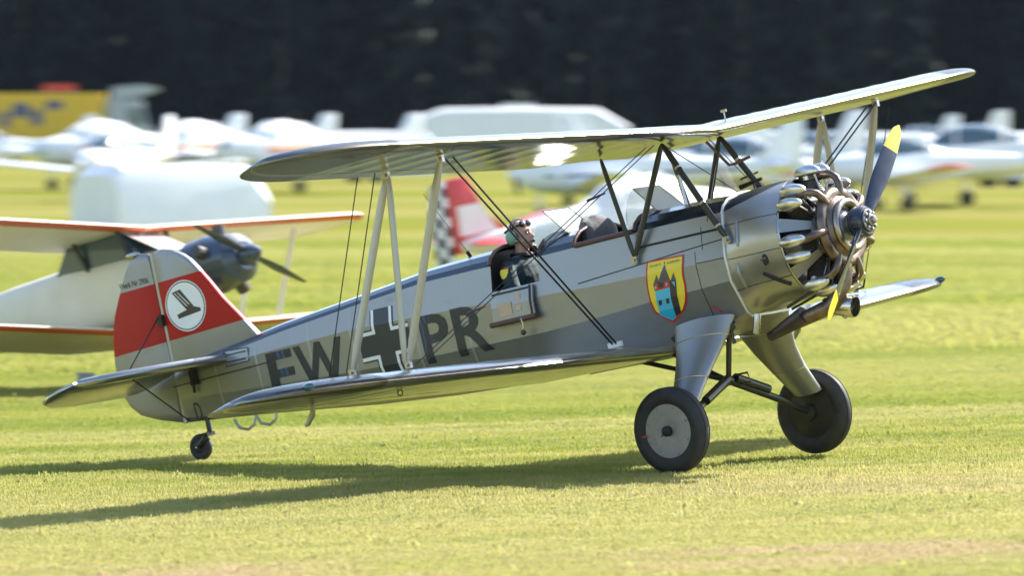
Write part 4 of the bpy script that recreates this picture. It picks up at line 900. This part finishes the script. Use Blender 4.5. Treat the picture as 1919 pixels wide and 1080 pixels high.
light_plane('light_aircraft', 'white aircraft with blue stripe and red wing tips seen between the wings', 'white low-wing aircraft', spot(1120, 190), rad(205), 1.0, PW[1], stripes=((-3.5, .8, .02, .12, CYAN),), tip=REDP, span=9.0)
light_plane('light_aircraft', 'white aircraft with large cabin at the right edge of the picture', 'white low-wing aircraft', spot(1775, 190), rad(176), 1.15, PW[2], span=8.6, length=7.6)
light_plane('light_aircraft', 'far white aircraft whose tall fin shows at the right edge', 'white low-wing aircraft', spot(1700, 285), rad(180), 1.05, PW[0], length=7.4)
light_plane('motor_glider', 'white motor glider with red and white fin and long wings behind the radial engine', 'white low-wing aircraft', spot(1480, 225), rad(188), 1.0, PW[0], span=15.5, chord=1.1, fin_band=REDP, stripes=((-4.5, .8, -.03, .04, REDP),), dih=.06, length=7.4)
light_plane('light_aircraft', 'white aircraft half hidden beyond the upper wing centre', 'white low-wing aircraft', spot(1330, 262), rad(10), 1.0, PW[1], stripes=((-3.0, .8, .0, .08, CYAN),))
light_plane('light_aircraft', 'white aircraft whose tail stands at the left edge of the picture', 'white low-wing aircraft', spot(-70, 270), rad(186), 1.0, PW[0])
light_plane('light_aircraft', 'white aircraft with thin blue stripe parked just beyond the cockpits of the silver biplane', 'white low-wing aircraft', spot(1085, 160), rad(187), 1.0, PW[0], stripes=((-4.0, .9, -.05, .02, NAVY),), span=9.4)
light_plane('light_aircraft', 'white aircraft facing right, seen under the far upper wing beside the engine', 'white low-wing aircraft', spot(1430, 172), rad(352), 1.0, PW[1], stripes=((-3.5, .9, -.10, -.02, REDP),), span=9.0)
light_plane('light_aircraft', 'white aircraft with red fin stripe standing behind the propeller', 'white low-wing aircraft', spot(1545, 205), rad(184), 1.05, PW[2], fin_band=REDP, span=9.0)
# red and white aerobatic aircraft with chequered rudder, tail towards us
def chequer():
    m, n, l, b = new_mat('black_white_chequer'); b.inputs['Roughness'].default_value = .35
    tc = n.new('ShaderNodeTexCoord'); ck = n.new('ShaderNodeTexChecker'); ck.inputs['Scale'].default_value = 5.5; ck.inputs[1].default_value = (.03, .03, .035, 1); ck.inputs[2].default_value = (.75, .75, .74, 1)
    mp = n.new('ShaderNodeMapping'); mp.inputs['Location'].default_value = (.03, .51, .03); mp.inputs['Scale'].default_value = (1, .001, 1)
    l.new(tc.outputs['Object'], mp.inputs[0]); l.new(mp.outputs[0], ck.inputs[0]); l.new(ck.outputs[0], b.inputs['Base Color']); return m
ac = light_plane('aerobatic_aircraft', 'red and white aerobatic aircraft with black and white chequered rudder behind the pilot', None, spot(1272, 104), rad(35), .85, PW[2], tip=REDP, nose_gear=False, tailm=REDP, fin_band=PW[0], canopy_m=PW[2], span=7.8, length=6.4, pitch=rad(9))
xt = 1.5-6.4
slab([(xt-.07, 1.15+1.5), (xt-.42, 1.15+1.42), (xt-.5, 1.15+.6), (xt-.45, 1.15-.15), (xt-.30, 1.15-.4), (xt-.05, 1.15-.3)], 'y', .07, 'rudder', chequer(), ac)

# cream and orange-red biplane standing to the left
def parked_biplane():
    r = empty('parked_biplane', 'cream biplane with orange-red wing edges and dark engine, parked at the left', 'biplane', None, Matrix.Translation((*at_depth(268, 66), -.12)) @ Matrix.Rotation(rad(-38), 4, 'Z') @ Matrix.Diagonal((.85, .85, .73, 1)) @ Matrix.Rotation(rad(-14), 4, 'Y'))
    def Wg(x0, z0, L_, ch, dih): return Wing(x0, z0, .03, dih, ch, .03, L_, .4, .5)
    for nm, W in (('upper_wing', Wg(.55, 2.12, 4.5, 1.25, .055)), ('lower_wing', Wg(.1, .78, 4.2, 1.15, .06))):
        for s in (-1, 1):
            W.build(nm, W.ysteps(.02, W.L), s, 0, 1, r, CREAM, nm)
            mb = MB(); mb.grid([[W.pt(y, t, up_, s) for t, up_ in ((0, True), (.01, False), (.03, False), (.07, False), (.11, False))] for y, _ in W.ysteps(.02, W.L)], closed=False, caps=False); 
            for i_, v_ in enumerate(mb.v): mb.v[i_] = (v_[0]+.004, v_[1], v_[2]-.005)
            mb.build('leading_edge', TRIM, r)
    keys = [(1.35, .28, .30, 1.35), (.9, .36, .38, 1.36), (.3, .40, .46, 1.36), (-.6, .42, .50, 1.38), (-1.6, .38, .44, 1.42), (-2.8, .26, .32, 1.46), (-4.3, .07, .18, 1.52)]
    mb = MB(); mb.grid([[(x, w*(abs(math.cos(a))**.6)*(1 if math.cos(a) > 0 else -1), z+h*(abs(math.sin(a))**.6)*(1 if math.sin(a) > 0 else -1)) for a in [math.tau*j/20 for j in range(20)]] for x, w, h, z in keys]); mb.build('fuselage', CREAM, r, angle=60)
    mb = MB(); mb.grid([[(x, w*math.cos(a), z+w*math.sin(a)) for a in [math.tau*j/18 for j in range(18)]] for x, w, z in ((1.2, .40, 1.35), (1.5, .41, 1.35), (1.85, .34, 1.35), (1.95, .2, 1.35))]); mb.build('engine_cowl', NAVYD, r)
    for k in range(5):
        a = rad(90+72*k); mb = MB(); mb.tube((1.6, .2*math.cos(a), 1.35+.2*math.sin(a)), (1.6, .5*math.cos(a), 1.35+.5*math.sin(a)), .085, n=10); mb.build('cylinder', DARKFIN, r)
    mb = MB(); mb.grid([[(px, s_, pz) for px, pz in ((-.75, 1.74), (.62, 1.74), (.34, 2.12), (-.5, 2.12))] for s_ in (-.35, .35)]); mb.build('cabin', CANOPY, r, smooth=False)
    mb = MB(); mb.add([(.98, -.34, 1.68), (.98, .34, 1.68), (.34, .33, 2.12), (.34, -.33, 2.12)], [(0, 1, 2, 3)]); mb.build('windscreen', mat('cabin_glare_screen', (.7, .72, .7), .08, 0, .05, 3, coat=1.), r, smooth=False)  # opaque pale screen: sun glare on the glass put into its colour
    mb = MB(); mb.lathe([(0, .14), (.15, .12), (.24, .02)], (1.95, 0, 1.35), (1, 0, 0), 14)
    for s in (-1, 1): mb.path([(2.02, s*.08*.9, 1.35-s*.08*.4), (2.02, s*.5*.9, 1.35-s*.5*.4), (2.02, s*1.0*.9, 1.35-s*1.0*.4)], [.05, .085, .03], 8, squash=.3)
    mb.build('propeller', NAVYD, r)
    for s in (-1, 1):
        for x0, x1 in ((.35, -.1), (-.35, -.75)): mb = MB(); mb.tube((x0, s*2.9, 2.16), (x1, s*2.8, .92), .04, squash=.5); mb.build('interplane_strut', CREAM, r)
        for x0 in (.4, -.3): mb = MB(); mb.tube((x0, s*.45, 2.14), (x0+.1, s*.36, 1.70), .03); mb.build('cabane_strut', BLACKT, r)
        mb = MB(); mb.lathe([(-.06, .14), (-.07, .24), (0, .28), (.07, .24), (.06, .14)], (.75, s*.8, .28), (0, 1, 0), 22); mb.build('wheel', RUBBER, r)
        mb = MB(); mb.tube((.75, s*.75, .28), (.5, s*.3, 1.0), .05); mb.build('gear_leg', BLACKT, r)
    slab([(-3.4, 1.62), (-3.75, 2.1), (-4.1, 2.35), (-4.5, 2.3), (-4.75, 1.9), (-4.7, 1.4), (-4.3, 1.35)], 'y', .07, 'fin', TRIM, r)
    for s in (-1, 1): slab([(-3.5, s*.05), (-3.7, s*.9), (-4.0, s*1.25), (-4.5, s*1.2), (-4.65, s*.6), (-4.5, s*.05)], 'z', .06, 'tailplane', CREAM, r, off=1.62)
    mb = MB(); mb.tube((-4.2, 0, 1.35), (-4.55, 0, .95), .04); mb.build('tail_skid', BLACKT, r)
parked_biplane()

# white box trailer on the grass, long axis running away to the right
def box_trailer(name, label, loc, heading, L, Wd, Hh, slope=.25, m=PW[0], z0=.35, group=None, hump=False):
    r = empty(name, label, 'trailer', group, Matrix.Translation(loc) @ Matrix.Rotation(heading, 4, 'Z'))
    prof = lambda k: [(-Wd/2*k, z0), (Wd/2*k, z0), (Wd/2*k, z0+(Hh-z0)*.72), (Wd/2*k*.86, z0+(Hh-z0)*.93), (Wd/2*k*.6, Hh), (-Wd/2*k*.6, Hh), (-Wd/2*k*.86, z0+(Hh-z0)*.93), (-Wd/2*k, z0+(Hh-z0)*.72)]
    mb = MB(); rows = []
    for x, kz in ((-L/2, .86), (-L/2+slope, 1.0), (0, 1.02), (L/2-slope*1.6, 1.0), (L/2, .62)): rows.append([(x, y, z0+(z-z0)*kz) for y, z in prof(1.)])
    mb.grid(rows); mb.build('body', m, r, angle=25)
    for x in (-L*.1, L*.06):
        for s in (-1, 1): mb = MB(); mb.lathe([(-.08, .2), (-.09, .3), (.09, .3), (.08, .2)], (x, s*(Wd/2-.22), .3), (0, 1, 0), 18); mb.build('wheel', RUBBER, r)
    mb = MB(); mb.tube((L/2-.2, 0, .42), (L/2+1.2, 0, .42), .06); mb.tube((L/2+1.0, 0, .42), (L/2+1.0, 0, 0), .04); mb.build('drawbar', STEEL, r)
    mb = MB(); mb.box((-L/2+.05, 0, z0+.1), (.03, Wd*.8, .06)); mb.build('rear_bumper', BLACK, r)
    if hump: mb = MB(); mb.box((-.4, 0, Hh+.12), (1.6, 1.2, .2)); mb.build('roof_hatch', m, r)
    return r
box_trailer('box_trailer', 'low white box trailer standing on the grass behind the cream biplane', (*at_depth(322, 136), 0), rad(38), 3.9, 1.7, 1.6, z0=.14)
box_trailer('covered_trailer', 'long white covered trailer with sloping ends before the dark wood', (*at_depth(985, 325), 0), rad(3), 10.2, 2.4, 3.0, 1.0, PW[2], .6, hump=True)
box_trailer('glider_trailer', 'small white trailer seen behind the upper wing of the silver biplane', (*at_depth(1395, 300), 0), rad(12), 5.2, 1.7, 1.9, .4, PW[1])
for u, Z, hd, lab in ((1235, 232, 8, 'white trailer between the parked aircraft above the front windscreen'), (1610, 236, 175, 'white trailer behind the propeller under the far upper wing'), (1880, 240, 5, 'white trailer at the far right before the wood'), (690, 255, 5, 'white trailer just left of the long covered trailer')):
    box_trailer('glider_trailer', lab, (*at_depth(u, Z), 0), rad(hd), 5.6, 1.7, 2.0, .4, PW[1], .3, 'white glider trailers')
light_plane('light_aircraft', 'white aircraft with navy stripe under the upper wing, right of the covered trailer', 'white low-wing aircraft', spot(1240, 186), rad(170), 1.05, PW[1], stripes=((-4.0, .9, -.02, .10, NAVY),), span=9.0)
light_plane('light_aircraft', 'white aircraft with red wing tips beyond the propeller at the right', 'white low-wing aircraft', spot(1640, 180), rad(200), 1.0, PW[0], tip=REDP, span=9.6)
# yellow articulated truck far left
def truck():
    x, y = at_depth(95, 372)
    r = empty('semi_trailer', 'yellow semi-trailer with dark blue markings at the far left', 'trailer', None, Matrix.Translation((x, y, 0)))
    mb = MB(); mb.box((-1.2, 0, 2.55), (8.6, 2.4, 2.7)); mb.build('box', mat('truck_yellow', (.62, .40, .02), .4, 0, .08, 1.5), r, smooth=False)
    for xx, w, h, z in ((-1.6, .9, .8, 2.9), (-2.5, .5, .9, 2.4), (-.7, .6, .9, 2.5), (.3, .9, .5, 3.2), (-3.6, .8, 1.0, 2.7)):
        mb = MB(); mb.box((xx, -1.205, z), (w, .012, h)); mb.build('blue_marking', NAVY, r, smooth=False)
    mb = MB(); mb.box((-1.2, 0, 1.0), (8.4, 1.2, .25)); mb.build('chassis', BLACK, r, smooth=False)
    for xx in (-4.2, -3.1, -2.0):
        for s in (-1, 1): mb = MB(); mb.lathe([(-.14, .3), (-.15, .5), (.15, .5), (.14, .3)], (xx, s*1.0, .5), (0, 1, 0), 20); mb.build('wheel', RUBBER, r)
    x2, y2 = at_depth(243, 372)
    t = empty('truck', 'grey truck tractor with roof deflector in front of the yellow semi-trailer', 'truck', None, Matrix.Translation((x2, y2, 0)))
    cabm = mat('cab_grey', (.33, .37, .41), .4, .1, .08, 2)
    mb = MB(); mb.grid([[(px, s, pz) for px, pz in ((-1.2, .9), (1.05, .9), (1.1, 1.9), (.75, 3.3), (.5, 3.5), (-1.2, 3.5))] for s in (-1.2, 1.2)]); mb.build('cab', cabm, t, smooth=False)
    mb = MB(); mb.grid([[(px, s, pz) for px, pz in ((-1.0, 3.5), (-.9, 4.25), (.6, 4.35), (1.7, 4.15), (1.6, 4.05), (.4, 3.62))] for s in (-1.1, 1.1)]); mb.build('roof_deflector', cabm, t, smooth=False)
    mb = MB(); mb.add([(1.112, -1.05, 2.0), (1.112, 1.05, 2.0), (.80, 1.05, 3.2), (.80, -1.05, 3.2)], [(0, 1, 2, 3)]); mb.build('windscreen', CANOPY, t, smooth=False)
    mb = MB(); mb.add([(.0, -1.206, 2.1), (.9, -1.206, 2.1), (.66, -1.206, 3.05), (.0, -1.206, 3.05)], [(0, 1, 2, 3)]); mb.build('side_window', CANOPY, t, smooth=False)
    mb = MB(); mb.box((-.3, 0, .75), (3.6, 1.1, .3)); mb.build('chassis', BLACK, t, smooth=False)
    for xx in (.6, -1.6):
        for s in (-1, 1): mb = MB(); mb.lathe([(-.14, .3), (-.15, .5), (.15, .5), (.14, .3)], (xx, s*1.0, .5), (0, 1, 0), 20); mb.build('wheel', RUBBER, t)
    h = empty('hoarding', 'red board standing above the yellow semi-trailer', 'board', None, Matrix.Translation((*at_depth(112, 384), 0)))
    mb = MB(); mb.box((0, 0, 4.25), (1.9, .08, .35)); mb.build('panel', REDP, h, smooth=False)
    for s in (-.7, .7): mb = MB(); mb.tube((s, 0, 0), (s, 0, 4.1), .05); mb.build('post', STEEL, h)
truck()
x, y = at_depth(160, 66.5); gz = ground_z(x, y)
mk = empty('marker_box', 'small pale grey marker box standing in the grass below the fin', 'marker', None, Matrix.Translation((x, y, gz)))
mb = MB(); mb.box((0, 0, .10), (.16, .13, .10)); mb.box((0, 0, .16), (.18, .15, .025)); mb.build('housing', mat('marker_grey', (.42, .45, .44), .5), mk, smooth=False)
mb = MB(); mb.tube((0, 0, -.02), (0, 0, .06), .03); mb.build('stake', STEEL, mk)

# ------------------------------------------------------------------ dark wood behind everything
def leaf_mat():
    m, n, l, b = new_mat('wood_foliage'); b.inputs['Roughness'].default_value = 1.; b.inputs['Specular IOR Level'].default_value = 0.
    ge = n.new('ShaderNodeNewGeometry'); nz = n.new('ShaderNodeTexNoise'); nz.inputs['Scale'].default_value = .35; nz.inputs['Detail'].default_value = 4; l.new(ge.outputs['Position'], nz.inputs['Vector'])
    x = n.new('ShaderNodeMix'); x.data_type = 'RGBA'; x.inputs['A'].default_value = (.007, .013, .015, 1); x.inputs['B'].default_value = (.019, .028, .026, 1)  # leaf tones shifted towards blue to suggest distance haze
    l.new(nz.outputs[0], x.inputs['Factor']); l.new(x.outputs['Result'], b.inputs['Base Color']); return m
def wood():
    rng = np.random.default_rng(11); V = []; F = []; k = 0
    tm = MB()
    for t in range(190):
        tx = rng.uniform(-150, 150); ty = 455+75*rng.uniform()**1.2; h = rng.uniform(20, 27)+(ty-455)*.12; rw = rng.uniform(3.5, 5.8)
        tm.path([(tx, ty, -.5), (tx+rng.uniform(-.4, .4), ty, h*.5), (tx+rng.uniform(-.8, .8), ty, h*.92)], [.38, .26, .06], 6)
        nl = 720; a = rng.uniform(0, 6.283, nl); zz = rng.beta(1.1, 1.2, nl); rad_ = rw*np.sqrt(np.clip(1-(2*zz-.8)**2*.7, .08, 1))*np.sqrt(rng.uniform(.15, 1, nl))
        C = np.stack([tx+rad_*np.cos(a), ty+rad_*np.sin(a), .2+zz*h], 1); S = rng.uniform(.5, 1.25, (nl, 1))
        u = rng.normal(size=(nl, 3)); u /= np.linalg.norm(u, axis=1)[:, None]; w = np.cross(u, rng.normal(size=(nl, 3))); w /= np.linalg.norm(w, axis=1)[:, None]
        V.append(np.stack([C-u*S, C+w*S*.6, C+u*S, C-w*S*.6], 1).reshape(-1, 3))
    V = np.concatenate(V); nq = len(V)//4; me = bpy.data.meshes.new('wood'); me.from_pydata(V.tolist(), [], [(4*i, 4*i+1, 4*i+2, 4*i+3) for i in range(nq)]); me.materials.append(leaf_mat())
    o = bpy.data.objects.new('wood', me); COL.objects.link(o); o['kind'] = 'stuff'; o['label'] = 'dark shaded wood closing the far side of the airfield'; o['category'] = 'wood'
    tr = tm.build('trunks', mat('bark', (.05, .04, .03), .9, 0, .2, 2), o); tr['kind'] = 'stuff'
wood()
# rising wooded ground under and behind the trees, so that no gap shows between the trunks
mb = MB(); xs2 = list(range(-600, 601, 40)); ys2 = [470, 500, 540, 600, 800, 1400]
mb.add([(x, y, max(0, (y-475))*.16+2.5*math.sin(x*.021+y*.01)*(y > 475) - .5*(y <= 470)) for y in ys2 for x in xs2], [(j*len(xs2)+i, j*len(xs2)+i+1, (j+1)*len(xs2)+i+1, (j+1)*len(xs2)+i) for j in range(len(ys2)-1) for i in range(len(xs2)-1)])
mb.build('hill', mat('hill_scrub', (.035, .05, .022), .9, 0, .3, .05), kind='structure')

# thin blue air between the strip and the wood
mb = MB(); mb.box((0, 700, 78), (6400, 5200, 160)); hz = mb.build('haze', mat('unused_haze', (.5, .5, .5)), smooth=False)
hm = bpy.data.materials.new('haze_air'); hm.use_nodes = True; hn = hm.node_tree.nodes; hn.remove(hn['Principled BSDF'])
pv = hn.new('ShaderNodeVolumePrincipled'); pv.inputs['Color'].default_value = (.62, .80, 1, 1); pv.inputs['Density'].default_value = .000022; pv.inputs['Anisotropy'].default_value = .2
hm.node_tree.links.new(pv.outputs[0], [q for q in hn if q.type == 'OUTPUT_MATERIAL'][0].inputs['Volume'])
hz.data.materials.clear(); hz.data.materials.append(hm); hz['kind'] = 'stuff'; hz['label'] = 'thin bluish haze over the whole airfield'; hz['category'] = 'haze'
